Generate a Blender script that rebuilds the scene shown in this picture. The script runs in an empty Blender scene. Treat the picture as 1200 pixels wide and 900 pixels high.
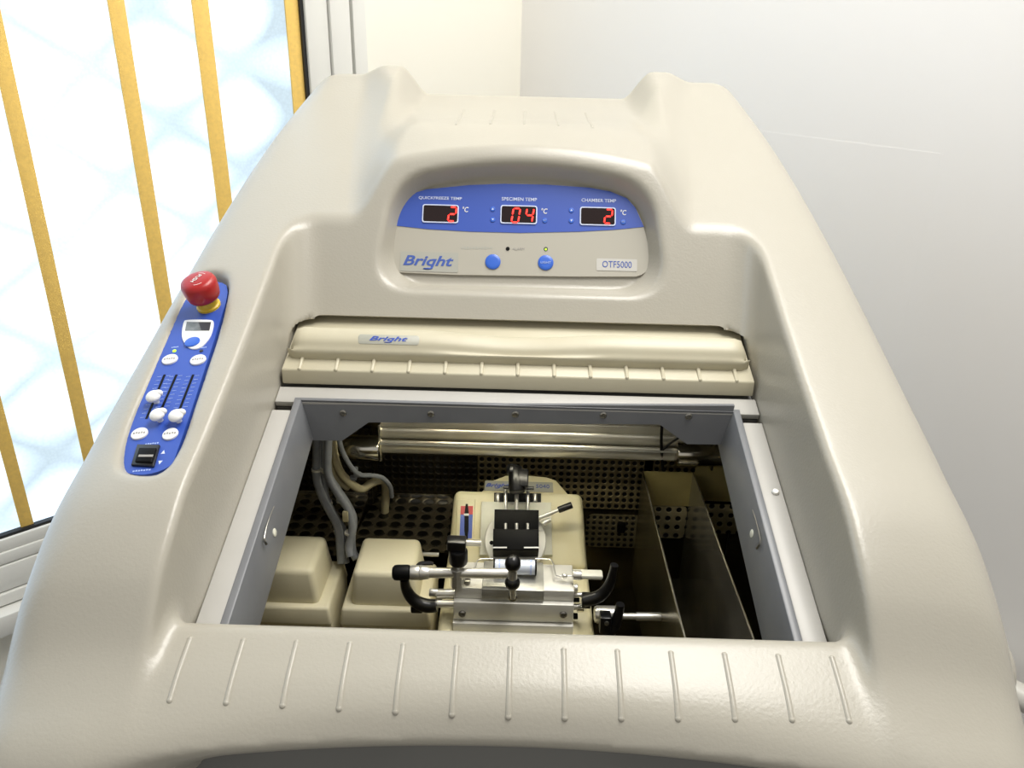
import bpy, bmesh, math, random
import numpy as np
from mathutils import Vector, Matrix
random.seed(4)
SC = bpy.context.scene
COL = SC.collection
PI = math.pi
ZC = 1.40                      # camera height (m)

# ------------------------------------------------------------------ camera
F_PX = 950.0
TH, YAW, ROLL = math.radians(24.3), math.radians(0.42), math.radians(1.4)
fwd = Vector((-math.sin(YAW) * math.cos(TH), math.cos(YAW) * math.cos(TH), -math.sin(TH)))
r0 = fwd.cross(Vector((0, 0, 1))).normalized()
u0 = r0.cross(fwd).normalized()
RT = r0 * math.cos(ROLL) + u0 * math.sin(ROLL)
UP = -r0 * math.sin(ROLL) + u0 * math.cos(ROLL)
CAM = Vector((0, 0, ZC))
cam_d = bpy.data.cameras.new('camera')
cam_d.sensor_width = 36.0
cam_d.lens = F_PX / 1200 * 36
cam_d.clip_start = 0.02
cam = bpy.data.objects.new('camera', cam_d)
COL.objects.link(cam)
m3 = Matrix((RT, UP, -fwd)).transposed()
cam.matrix_world = Matrix.Translation(CAM) @ m3.to_4x4()
SC.camera = cam


def ray(px, py):
    return (fwd + RT * ((px - 600) / F_PX) - UP * ((py - 450) / F_PX))


def hit(px, py, P, N):
    """point of the plane (P, N) seen at a photo pixel"""
    d = ray(px, py)
    return CAM + d * ((Vector(P) - CAM).dot(N) / d.dot(N))


def atY(px, py, Y):
    return hit(px, py, (0, Y, 0), Vector((0, 1, 0)))


def atD(px, py, D):
    return hit(px, py, (0, 0, ZC - D), Vector((0, 0, 1)))


def W(x, Y, D):
    return Vector((x, Y, ZC - D))


# ------------------------------------------------------------------ materials
def newmat(name):
    m = bpy.data.materials.new(name)
    m.use_nodes = True
    nt = m.node_tree
    return m, nt, nt.nodes['Principled BSDF']


def mat(name, col, rough=0.5, metal=0.0, bump=None, var=None, spec=0.5, coat=0.0, emit=None, est=0.0):
    """col linear rgb; bump=(scale,strength,dist); var=(scale,colour2,amount)"""
    m, nt, b = newmat(name)
    N, L = nt.nodes, nt.links
    b.inputs['Base Color'].default_value = (*col, 1)
    b.inputs['Roughness'].default_value = rough
    b.inputs['Metallic'].default_value = metal
    b.inputs['Specular IOR Level'].default_value = spec
    b.inputs['Coat Weight'].default_value = coat
    tc = N.new('ShaderNodeTexCoord')
    if emit:
        b.inputs['Emission Color'].default_value = (*emit, 1)
        b.inputs['Emission Strength'].default_value = est
    if var:
        nz = N.new('ShaderNodeTexNoise')
        nz.inputs['Scale'].default_value = var[0]
        nz.inputs['Detail'].default_value = 5
        L.new(tc.outputs['Object'], nz.inputs['Vector'])
        rp = N.new('ShaderNodeMapRange')
        rp.inputs['From Min'].default_value = 0.35
        rp.inputs['From Max'].default_value = 0.7
        rp.inputs['To Max'].default_value = var[2]
        L.new(nz.outputs['Fac'], rp.inputs['Value'])
        mx = N.new('ShaderNodeMix')
        mx.data_type = 'RGBA'
        mx.inputs['A'].default_value = (*col, 1)
        mx.inputs['B'].default_value = (*var[1], 1)
        L.new(rp.outputs['Result'], mx.inputs['Factor'])
        L.new(mx.outputs['Result'], b.inputs['Base Color'])
    if bump:
        nz = N.new('ShaderNodeTexNoise')
        nz.inputs['Scale'].default_value = bump[0]
        nz.inputs['Detail'].default_value = 2
        L.new(tc.outputs['Object'], nz.inputs['Vector'])
        bp = N.new('ShaderNodeBump')
        bp.inputs['Strength'].default_value = bump[1]
        bp.inputs['Distance'].default_value = bump[2]
        L.new(nz.outputs['Fac'], bp.inputs['Height'])
        L.new(bp.outputs['Normal'], b.inputs['Normal'])
    return m


def perf_mat(name, base, pitch, rad, metal=0.9, rough=0.35, stagger=False, dark=(.004, .004, .004)):
    """perforated steel sheet: round holes punched on a grid, object x / y axes (sheet coordinates)"""
    m, nt, b = newmat(name)
    N, L = nt.nodes, nt.links
    tc = N.new('ShaderNodeTexCoord')
    sp = N.new('ShaderNodeSeparateXYZ')
    L.new(tc.outputs['Object'], sp.inputs[0])

    def mth(op, a, bb=None):
        n = N.new('ShaderNodeMath')
        n.operation = op
        for i, v in enumerate((a, bb)):
            if v is None:
                continue
            if isinstance(v, (int, float)):
                n.inputs[i].default_value = v
            else:
                L.new(v, n.inputs[i])
        return n.outputs[0]
    u = mth('DIVIDE', sp.outputs[0], pitch)
    v = mth('DIVIDE', sp.outputs[1], pitch)
    if stagger:
        row = mth('FLOOR', v)
        u = mth('ADD', u, mth('MULTIPLY', mth('MODULO', row, 2.0), 0.5))
    fu = mth('SUBTRACT', mth('FRACT', u), 0.5)
    fv = mth('SUBTRACT', mth('FRACT', v), 0.5)
    d = mth('SQRT', mth('ADD', mth('MULTIPLY', fu, fu), mth('MULTIPLY', fv, fv)))
    r = N.new('ShaderNodeMapRange')
    r.inputs['From Min'].default_value = rad * 0.92
    r.inputs['From Max'].default_value = rad * 1.08
    r.inputs['To Min'].default_value = 0
    r.inputs['To Max'].default_value = 1
    L.new(d, r.inputs['Value'])
    mx = N.new('ShaderNodeMix')
    mx.data_type = 'RGBA'
    mx.inputs['A'].default_value = (*dark, 1)
    mx.inputs['B'].default_value = (*base, 1)
    L.new(r.outputs['Result'], mx.inputs['Factor'])
    L.new(mx.outputs['Result'], b.inputs['Base Color'])
    L.new(mth('MULTIPLY', r.outputs['Result'], metal), b.inputs['Metallic'])
    b.inputs['Roughness'].default_value = rough
    nz = N.new('ShaderNodeTexNoise')
    nz.inputs['Scale'].default_value = 30
    L.new(tc.outputs['Object'], nz.inputs['Vector'])
    bp = N.new('ShaderNodeBump')
    bp.inputs['Strength'].default_value = 0.5
    bp.inputs['Distance'].default_value = 0.002
    r2 = N.new('ShaderNodeMapRange')
    r2.inputs['From Min'].default_value = rad * 0.9
    r2.inputs['From Max'].default_value = rad * 1.35
    L.new(d, r2.inputs['Value'])
    L.new(mth('ADD', r2.outputs['Result'], mth('MULTIPLY', nz.outputs['Fac'], .5)), bp.inputs['Height'])
    L.new(bp.outputs['Normal'], b.inputs['Normal'])
    return m


M = {}
M['hood'] = mat('moulded_cream_plastic', (.380, .360, .304), .31, bump=(420, .26, .0006), var=(9, (.365, .345, .292), .5))
M['lid'] = mat('lid_ivory_plastic', (.50, .465, .345), .42, bump=(260, .10, .0005), var=(30, (.46, .42, .30), .5))
M['cabinet'] = mat('cabinet_dark_grey', (.16, .16, .15), .6)
M['plate'] = mat('white_painted_plate', (.44, .43, .40), .4, var=(14, (.38, .37, .345), .5))
M['collar'] = mat('grey_painted_collar', (.175, .182, .192), .38, var=(25, (.145, .15, .162), .8))
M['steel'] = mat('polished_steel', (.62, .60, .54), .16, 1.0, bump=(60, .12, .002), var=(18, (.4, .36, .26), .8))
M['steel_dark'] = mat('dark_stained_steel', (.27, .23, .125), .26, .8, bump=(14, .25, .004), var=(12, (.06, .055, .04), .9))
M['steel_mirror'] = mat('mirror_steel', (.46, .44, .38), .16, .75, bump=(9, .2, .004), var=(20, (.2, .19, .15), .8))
M['edge'] = mat('bright_steel_edge', (.85, .82, .72), .25, 1.0)
M['chrome'] = mat('satin_chrome', (.74, .73, .69), .30, .75, var=(80, (.6, .58, .52), .6))
M['alu'] = mat('satin_aluminium_block', (.72, .71, .65), .42, .25, bump=(300, .05, .0004), var=(40, (.58, .56, .5), .6))
M['alu_dark'] = mat('brushed_steel_plate', (.50, .50, .46), .35, .5, var=(60, (.36, .35, .31), .8))
M['cast'] = mat('cast_cream_enamel', (.76, .71, .49), .4, bump=(200, .12, .0005), var=(22, (.70, .61, .31), .55))
M['mount'] = mat('pale_enamel_plate', (.72, .72, .62), .4, var=(30, (.55, .53, .42), .6))
M['bin'] = mat('cream_box_plastic', (.72, .67, .48), .45, bump=(200, .15, .0006), var=(16, (.64, .58, .39), .6))
M['black'] = mat('black_bakelite', (.006, .006, .0065), .28)
M['blackm'] = mat('black_matt', (.0035, .0035, .0035), .5, spec=.12)
M['screwm'] = mat('dark_steel_screw', (.30, .29, .26), .28, .9)
M['rubber'] = mat('grey_hose_rubber', (.26, .275, .30), .5, var=(90, (.17, .18, .19), .7))
M['hose2'] = mat('aged_beige_hose', (.48, .43, .27), .5, var=(70, (.34, .29, .16), .7))
M['tie'] = mat('white_nylon', (.6, .58, .5), .5)
M['blue'] = mat('blue_panel_film', (.030, .080, .40), .42)
M['bluebtn'] = mat('blue_button', (.03, .12, .55), .35)
M['blueink'] = mat('blue_ink', (.04, .09, .36), .5)
M['paleblue'] = mat('pale_blue_mark', (.35, .45, .75), .5)
M['white'] = mat('white_plastic', (.78, .78, .76), .35)
M['whiteink'] = mat('white_ink', (.62, .68, .85), .5)
M['greyink'] = mat('grey_ink', (.30, .29, .27), .6)
M['darkink'] = mat('dark_ink', (.03, .03, .035), .6)
M['panelcream'] = mat('panel_cream_film', (.40, .38, .32), .4)
M['sticker'] = mat('silver_grey_sticker', (.37, .37, .325), .35)
M['whitesticker'] = mat('white_sticker', (.50, .49, .45), .4)
M['led_window'] = mat('led_window', (.012, .004, .004), .12)
M['led'] = mat('red_led', (.6, .01, .01), .4, emit=(1, .03, .02), est=3.2)
M['greenled'] = mat('green_led', (.3, .6, .02), .3, emit=(.5, .9, .05), est=1.2)
M['red'] = mat('red_knob_plastic', (.36, .010, .010), .34)
M['yellowcollar'] = mat('yellow_plastic', (.62, .42, .02), .4)
M['lcd'] = mat('lcd_glass', (.20, .22, .22), .2, var=(60, (.03, .03, .03), .9))
M['redlabel'] = mat('red_label', (.52, .02, .02), .4)
M['bluelabel'] = mat('blue_label', (.05, .10, .46), .4)
M['badge'] = mat('badge_grey_blue', (.40, .40, .34), .35)
M['roller'] = mat('white_blue_sleeve', (.70, .76, .86), .25, .2)
M['wall'] = mat('painted_wall', (.89, .88, .86), .6, bump=(35, .05, .002))
M['wall_cream'] = mat('painted_wall_cream', (.84, .82, .73), .6, bump=(35, .05, .002))
M['frame'] = mat('window_frame_white', (.74, .74, .70), .35, bump=(60, .05, .001))
M['gasket'] = mat('black_gasket', (.01, .01, .01), .6)
M['seam'] = mat('grey_seam', (.30, .30, .28), .6)
M['floor'] = mat('vinyl_floor', (.30, .29, .27), .4)
M['ceiling'] = mat('ceiling_paint', (.8, .8, .78), .7)
M['pipe'] = mat('painted_pipe', (.58, .57, .52), .4)
M['bar'] = mat('yellow_tape', (.92, .62, .16), .5, bump=(500, .3, .0008), var=(180, (.80, .54, .15), .8))


# ------------------------------------------------------------------ object helpers
WM = {}


def tag(o, label=None, cat=None, group=None, kind=None):
    if label: o['label'] = label
    if cat: o['category'] = cat
    if group: o['group'] = group
    if kind: o['kind'] = kind
    return o


def empty(name, loc, label, cat, group=None):
    o = bpy.data.objects.new(name, None)
    COL.objects.link(o)
    o.location = loc
    o.empty_display_size = .02
    WM[o.name] = Matrix.Translation(loc)
    return tag(o, label, cat, group)


def link_mesh(name, me, m, parent=None, MX=None, sharp=35):
    if m is not None:
        me.materials.clear()
        me.materials.append(M[m] if isinstance(m, str) else m)
    for p in me.polygons:
        p.use_smooth = True
    if sharp:
        me.set_sharp_from_angle(angle=math.radians(sharp))
    o = bpy.data.objects.new(name, me)
    COL.objects.link(o)
    MX = MX if MX is not None else Matrix.Identity(4)
    WM[o.name] = MX
    if parent is not None:
        o.parent = parent
        o.matrix_basis = WM[parent.name].inverted() @ MX
    else:
        o.matrix_basis = MX
    return o


def frame(origin, u, v):
    """matrix with x=u, y=v(orthogonalised), z=u x v"""
    u = Vector(u).normalized()
    n = u.cross(Vector(v)).normalized()
    v = n.cross(u)
    m = Matrix((u, v, n)).transposed().to_4x4()
    m.translation = Vector(origin)
    return m


class B:
    """collects shapes, builds them as one mesh object"""

    def __init__(s, MX=None):
        s.bm = bmesh.new()
        s.MX = MX if MX is not None else Matrix.Identity(4)

    def _add(s, bm2, T=None):
        if T is not None:
            bmesh.ops.transform(bm2, matrix=T, verts=bm2.verts)
        me = bpy.data.meshes.new('tmp')
        bm2.to_mesh(me)
        bm2.free()
        s.bm.from_mesh(me)
        bpy.data.meshes.remove(me)
        return s

    def box(s, c, size, bev=0.0, seg=2, T=None):
        b = bmesh.new()
        bmesh.ops.create_cube(b, size=1)
        bmesh.ops.transform(b, matrix=Matrix.Translation(Vector(c)) @ Matrix.Diagonal((*size, 1)), verts=b.verts)
        if bev:
            bmesh.ops.bevel(b, geom=b.edges[:], offset=bev, segments=seg, profile=.5, affect='EDGES')
        return s._add(b, T)

    def box8(s, pts, bev=0.0, seg=2):
        """hexahedron: 4 points of one end (loop), 4 of the other"""
        b = bmesh.new()
        v = [b.verts.new(p) for p in pts]
        for f in ((3, 2, 1, 0), (4, 5, 6, 7), (0, 1, 5, 4), (1, 2, 6, 5), (2, 3, 7, 6), (3, 0, 4, 7)):
            b.faces.new([v[i] for i in f])
        bmesh.ops.recalc_face_normals(b, faces=b.faces)
        if bev:
            bmesh.ops.bevel(b, geom=b.edges[:], offset=bev, segments=seg, profile=.5, affect='EDGES')
        return s._add(b)

    def prism(s, poly, z0, z1, bev=0.0, T=None, seg=2):
        b = bmesh.new()
        lo = [b.verts.new((p[0], p[1], z0)) for p in poly]
        hi = [b.verts.new((p[0], p[1], z1)) for p in poly]
        b.faces.new(lo[::-1])
        top = b.faces.new(hi)
        n = len(poly)
        for i in range(n):
            b.faces.new((lo[i], lo[(i + 1) % n], hi[(i + 1) % n], hi[i]))
        bmesh.ops.recalc_face_normals(b, faces=b.faces)
        if bev:
            bmesh.ops.bevel(b, geom=list(top.edges), offset=bev, segments=seg, profile=.5, affect='EDGES')
        return s._add(b, T)

    def rev(s, p0, p1, prof, seg=32):
        """lathe: prof = [(t along p0->p1 in metres, radius)]"""
        p0, p1 = Vector(p0), Vector(p1)
        w = (p1 - p0).normalized()
        a = w.orthogonal().normalized()
        c = w.cross(a)
        b = bmesh.new()
        rings = []
        for t, r in prof:
            if r < 1e-6:
                rings.append([b.verts.new(p0 + w * t)])
            else:
                rings.append([b.verts.new(p0 + w * t + (a * math.cos(2 * PI * k / seg) + c * math.sin(2 * PI * k / seg)) * r) for k in range(seg)])
        for A, Bq in zip(rings, rings[1:]):
            for k in range(seg):
                k2 = (k + 1) % seg
                if len(A) == 1 and len(Bq) == 1:
                    continue
                if len(A) == 1:
                    b.faces.new((A[0], Bq[k2], Bq[k]))
                elif len(Bq) == 1:
                    b.faces.new((A[k], A[k2], Bq[0]))
                else:
                    b.faces.new((A[k], A[k2], Bq[k2], Bq[k]))
        for R, fl in ((rings[0], 1), (rings[-1], 0)):
            if len(R) > 1:
                b.faces.new(R[::-1] if fl else R)
        bmesh.ops.recalc_face_normals(b, faces=b.faces)
        return s._add(b)

    def cyl(s, p0, p1, r, r1=None, bev=0.0, seg=32):
        r1 = r if r1 is None else r1
        L = (Vector(p1) - Vector(p0)).length
        if bev:
            return s.rev(p0, p1, [(0, r - bev), (bev * .3, r - bev * .3), (bev, r), (L - bev, r1), (L - bev * .3, r1 - bev * .3), (L, r1 - bev)], seg)
        return s.rev(p0, p1, [(0, r), (L, r1)], seg)

    def ball(s, c, r, sx=1, sy=1, sz=1):
        b = bmesh.new()
        bmesh.ops.create_uvsphere(b, u_segments=28, v_segments=18, radius=r)
        return s._add(b, Matrix.Translation(Vector(c)) @ Matrix.Diagonal((sx, sy, sz, 1)))

    def tube(s, pts, r, seg=12, smooth=6, caps=True):
        pts = [Vector(p) for p in pts]
        rr = r if isinstance(r, (list, tuple)) else [r] * len(pts)
        P, R = [], []
        n = len(pts)
        for i in range(n - 1):
            a, b_, c, d = pts[max(i - 1, 0)], pts[i], pts[i + 1], pts[min(i + 2, n - 1)]
            for k in range(smooth):
                t = k / smooth
                P.append(0.5 * ((2 * b_) + (c - a) * t + (2 * a - 5 * b_ + 4 * c - d) * t * t + (-a + 3 * b_ - 3 * c + d) * t ** 3))
                R.append(rr[i] * (1 - t) + rr[i + 1] * t)
        P.append(pts[-1]); R.append(rr[-1])
        b = bmesh.new()
        rings = []
        nrm = (P[1] - P[0]).orthogonal().normalized()
        for i, p in enumerate(P):
            t = (P[min(i + 1, len(P) - 1)] - P[max(i - 1, 0)]).normalized()
            nrm = (nrm - t * nrm.dot(t)).normalized()
            bn = t.cross(nrm)
            rings.append([b.verts.new(p + (nrm * math.cos(2 * PI * k / seg) + bn * math.sin(2 * PI * k / seg)) * R[i]) for k in range(seg)])
        for A, C in zip(rings, rings[1:]):
            for k in range(seg):
                b.faces.new((A[k], A[(k + 1) % seg], C[(k + 1) % seg], C[k]))
        if caps:
            b.faces.new(rings[0][::-1]); b.faces.new(rings[-1])
        bmesh.ops.recalc_face_normals(b, faces=b.faces)
        return s._add(b)

    def rib(s, pts, r):
        """capsule ridge following points"""
        s.tube(pts, r, 8, 3)
        s.ball(pts[0], r); s.ball(pts[-1], r)
        return s

    def grid(s, rows, close=False):
        b = bmesh.new()
        V = [[b.verts.new(p) for p in r] for r in rows]
        for A, C in zip(V, V[1:]):
            for k in range(len(A) - 1):
                b.faces.new((A[k], A[k + 1], C[k + 1], C[k]))
        return s._add(b)

    def build(s, name, m, parent=None, sharp=35):
        me = bpy.data.meshes.new(name)
        s.bm.to_mesh(me)
        s.bm.free()
        return link_mesh(name, me, m, parent, s.MX, sharp)


def poly_on(plane, pix):
    """photo pixels -> 2D coordinates on a plane frame (its z=0)"""
    P = plane.translation
    N = plane.col[2].to_3d()
    inv = plane.inverted()
    return [tuple((inv @ hit(x, y, P, N))[:2]) for x, y in pix]


def off(plane, d):
    """plane frame lifted by d along its normal"""
    m = plane.copy()
    m.translation = plane.translation + plane.col[2].to_3d() * d
    return m


def smooth_poly(pts, it=2):
    for _ in range(it):
        q = []
        n = len(pts)
        for i in range(n):
            a, b_ = pts[i], pts[(i + 1) % n]
            q.append((a[0] * .75 + b_[0] * .25, a[1] * .75 + b_[1] * .25))
            q.append((a[0] * .25 + b_[0] * .75, a[1] * .25 + b_[1] * .75))
        pts = q
    return pts


def text(name, body, plane, x, y, w, h, m, parent, shear=0.0, thick=.00015, bold=0.0, rot=0.0):
    """lettering fitted to a w x h box centred at (x, y) of a plane frame"""
    cu = bpy.data.curves.new(name, 'FONT')
    cu.body = body.replace('g', 'q')       # single-storey g: a q with its foot hooked back
    cu.size = 1
    cu.shear = shear
    cu.extrude = .01
    cu.offset = bold
    cu.resolution_u = 3
    to = bpy.data.objects.new('tmp_text', cu)
    COL.objects.link(to)
    dg = bpy.context.evaluated_depsgraph_get()
    me = bpy.data.meshes.new_from_object(to.evaluated_get(dg))
    bpy.data.objects.remove(to)
    bpy.data.curves.remove(cu)
    me.name = name
    if 'g' in body:
        y0 = min(v.co.y for v in me.vertices)
        ft = [v.co.x for v in me.vertices if v.co.y < y0 + .02]
        xa, xb = min(ft), max(ft)
        bmh = bmesh.new(); bmh.from_mesh(me)
        lo, hi = -.0101, .0101
        P = [(xb, y0), (xb + .02, y0 + .11), (xa - .30, y0 + .055), (xa - .36, y0 - .03), (xa - .20, y0 - .065), (xa, y0 - .06)]
        A = [bmh.verts.new((p[0], p[1], lo)) for p in P]; Bv = [bmh.verts.new((p[0], p[1], hi)) for p in P]
        bmh.faces.new(A[::-1]); bmh.faces.new(Bv)
        for i in range(len(P)):
            j = (i + 1) % len(P)
            bmh.faces.new((A[i], A[j], Bv[j], Bv[i]))
        bmesh.ops.recalc_face_normals(bmh, faces=bmh.faces)
        bmh.to_mesh(me); bmh.free()
    X = [v.co.x for v in me.vertices]; Yv = [v.co.y for v in me.vertices]
    cx, cy = (min(X) + max(X)) / 2, (min(Yv) + max(Yv)) / 2
    me.transform(Matrix.Diagonal((w / (max(X) - min(X)), h / (max(Yv) - min(Yv)), thick / .01, 1)) @ Matrix.Translation((-cx, -cy, 0)))
    MX = plane @ Matrix.Translation((x, y, thick * .9)) @ Matrix.Rotation(rot, 4, 'Z')
    return link_mesh(name, me, m, parent, MX, None)


def rrect(x0, y0, x1, y1, r, n=5):
    P = []
    for cx, cy, a in ((x1 - r, y1 - r, 0), (x0 + r, y1 - r, 90), (x0 + r, y0 + r, 180), (x1 - r, y0 + r, 270)):
        for k in range(n + 1):
            t = math.radians(a + 90 * k / n)
            P.append((cx + r * math.cos(t), cy + r * math.sin(t)))
    return P


def ell(cx, cy, rx, ry, n=28, rot=0.0):
    c, s_ = math.cos(rot), math.sin(rot)
    return [(cx + rx * math.cos(t) * c - ry * math.sin(t) * s_, cy + rx * math.cos(t) * s_ + ry * math.sin(t) * c) for t in [2 * PI * k / n for k in range(n)]]


# ------------------------------------------------------------------ hood shape (signed distance, x / Y / D with D = depth below camera height)
def smax(a, b, k):
    h = np.maximum(k - np.abs(a - b), 0) / k
    return np.maximum(a, b) + h * h * k * .25


def smin(a, b, k):
    return -smax(-a, -b, k)


def sstep(x, a, b):
    t = np.clip((x - a) / (b - a), 0, 1)
    return t * t * (3 - 2 * t)


def P0(Y):
    return .322 - .308 * (Y - .672)


def cubic(Y, pts):
    """monotone-ish smooth interpolation (Catmull-Rom tangents)"""
    X = np.array([p[0] for p in pts]); V = np.array([p[1] for p in pts])
    T = np.gradient(V, X)
    i = np.clip(np.searchsorted(X, Y) - 1, 0, len(X) - 2)
    h = X[i + 1] - X[i]
    t = (Y - X[i]) / h
    lo = V[0] + T[0] * (Y - X[0]); hi = V[-1] + T[-1] * (Y - X[-1])
    r = (2 * t**3 - 3 * t**2 + 1) * V[i] + (t**3 - 2 * t**2 + t) * h * T[i] + (-2 * t**3 + 3 * t**2) * V[i + 1] + (t**3 - t**2) * h * T[i + 1]
    return np.where(Y < X[0], lo, np.where(Y > X[-1], hi, r))


SH = [(.28, .425), (.33, .405), (.37, .390), (.395, .374), (.43, .338), (.465, .3135), (.54, .286), (.622, .2575), (.807, .1875), (1.0, .115), (1.15, .064)]
LG = [(.30, .425), (.33, .408), (.36, .394), (.392, .382), (.424, .373), (.44, .371)]
SIDE = [(.28, .312), (.40, .321), (.50, .327), (.62, .329), (.80, .322), (.95, .306), (1.08, .285), (1.15, .272)]
RS, RC = .8425, .5388       # rear wall: sine/cosine of its lean


YF0, DU0 = .358, .4065


def hood_sdf(x, Y, D, panel=None):
    ax = np.abs(x)
    sh = cubic(Y, SH)
    sh = sh + 1.8 * np.maximum(ax - .24, 0)**2
    dome = .1195 - (Y - .852) * .218 + .75 * x * x * sstep(1.05 - Y, 0, .25)
    wd = .150 + (Y - .82) * .17
    s = 1 - sstep(ax, wd - .028 - .03 * sstep(Y, .85, .98) + .036 * sstep(Y, .98, 1.12), wd + .026 - .012 * sstep(Y, .95, 1.12))
    dome_on = sstep(Y, .70, .80)
    top = sh + (np.minimum(dome, sh) - sh) * s * dome_on
    # valley between the horns
    hv = .130 + .035 * (1.15 - Y)
    vs = (1 - sstep(ax, hv - .004, hv + .034)) * sstep(Y, .875, .99)
    top = top + vs * (.034 * sstep(Y, .86, 1.12))
    f_top = (top - D) * .93
    f_side = ax - cubic(Y, SIDE) - .03 * sstep(D, .2, .6)
    yf = YF0 - .50 * np.minimum(ax, .26)**2
    und = (1 - sstep(ax, .17, .27))
    uu = np.maximum(D - DU0, 0)
    f_front = (yf - Y + und * 1.6 * uu * uu / (uu + .008)) / (1 + .5 * und * sstep(D, DU0, DU0 + .02))
    f_back = (Y - 1.15)
    o = smax(f_side, f_top, .034)
    o = smax(o, f_back, .03)
    o = smax(o, f_front, .042)
    # recess over the chamber
    h = P0(Y) - D
    wr = .2215 + .12 * np.clip(h, 0, .12) + .006 * sstep(.47 - Y, 0, .08)
    rear = ((Y - .75) + (D - .279) / 1.564) * RS
    lg = cubic(Y, LG)
    g_led = (D - lg) * .95
    hole = smax(.430 - Y, -10 + 0 * Y, .01)
    floor_ = smin(g_led, hole, .012)
    rec = smax(smax(ax - wr, rear, .034), floor_, .012)
    o = smax(o, -rec, .006)
    # instrument recess with sloping bevel in the rear wall
    sN = rear                                  # depth behind the wall face
    t = (.279 - D) * RS + (Y - .75) * RC       # distance up the wall
    a = ax - (.147 - .135 * (t - .038))
    c = (t - (.1735 - 1.15 * x * x)) * .95
    b = .036 - t
    sh2 = smax(smax(a, c, .034), b, .045)
    pocket = np.maximum(sh2 + .42 * np.clip(sN, -.02, .04) * (1 + .25 * sstep(t, .12, .05)), sN - .0235)
    o = smax(o, -pocket, .005)
    # cavity under the plate, for lid and chamber
    cav = np.maximum(np.maximum(ax - .2215, np.maximum(.432 - Y, Y - .97)), (P0(Y) - .0225) - D)
    o = np.maximum(o, -cav)
    cav2 = np.maximum(np.maximum(ax - .285, np.maximum(.395 - Y, Y - .97)), (P0(Y) + .012) - D)
    o = np.maximum(o, -cav2)
    # left pocket of the control strip
    if panel is not None:
        o_, u_, v_, n_, lines, dep = panel
        dx, dy, dz = x - o_[0], Y - o_[1], D - o_[2]
        pu = dx * u_[0] + dy * u_[1] + dz * u_[2]
        pv = dx * v_[0] + dy * v_[1] + dz * v_[2]
        pn = dx * n_[0] + dy * n_[1] + dz * n_[2]
        sd = None
        for (la, lb, lc) in lines:
            e = la * pu + lb * pv - lc
            sd = e if sd is None else smax(sd, e, .012)
        pk = np.maximum(sd - .25 * np.clip(pn, -.01, .03), -(pn + dep))
        pk = np.maximum(pk, pn - .03)
        o = smax(o, -pk, .006)
    o = np.maximum(o, D - .475)
    return o


def surfD(x, Y, panel=None):
    """depth of the hood's upper skin at plan position"""
    Ds = np.linspace(.02, .47, 901)
    f = hood_sdf(np.full_like(Ds, x), np.full_like(Ds, Y), Ds, panel)
    i = np.argmax(f < 0)
    a, b_ = Ds[max(i - 1, 0)], Ds[i]
    fa, fb = f[max(i - 1, 0)], f[i]
    return float(a + (b_ - a) * fa / (fa - fb + 1e-12))


def hood_hit(px, py):
    """first hood surface point along the camera ray of a pixel (x,Y,D)"""
    d = ray(px, py)
    ts = np.linspace(.3, 1.4, 2200)
    f = hood_sdf(ts * d.x, ts * d.y, -ts * d.z)
    i = int(np.argmax(f < 0))
    t = ts[i]
    return (t * d.x, t * d.y, -t * d.z)


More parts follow.
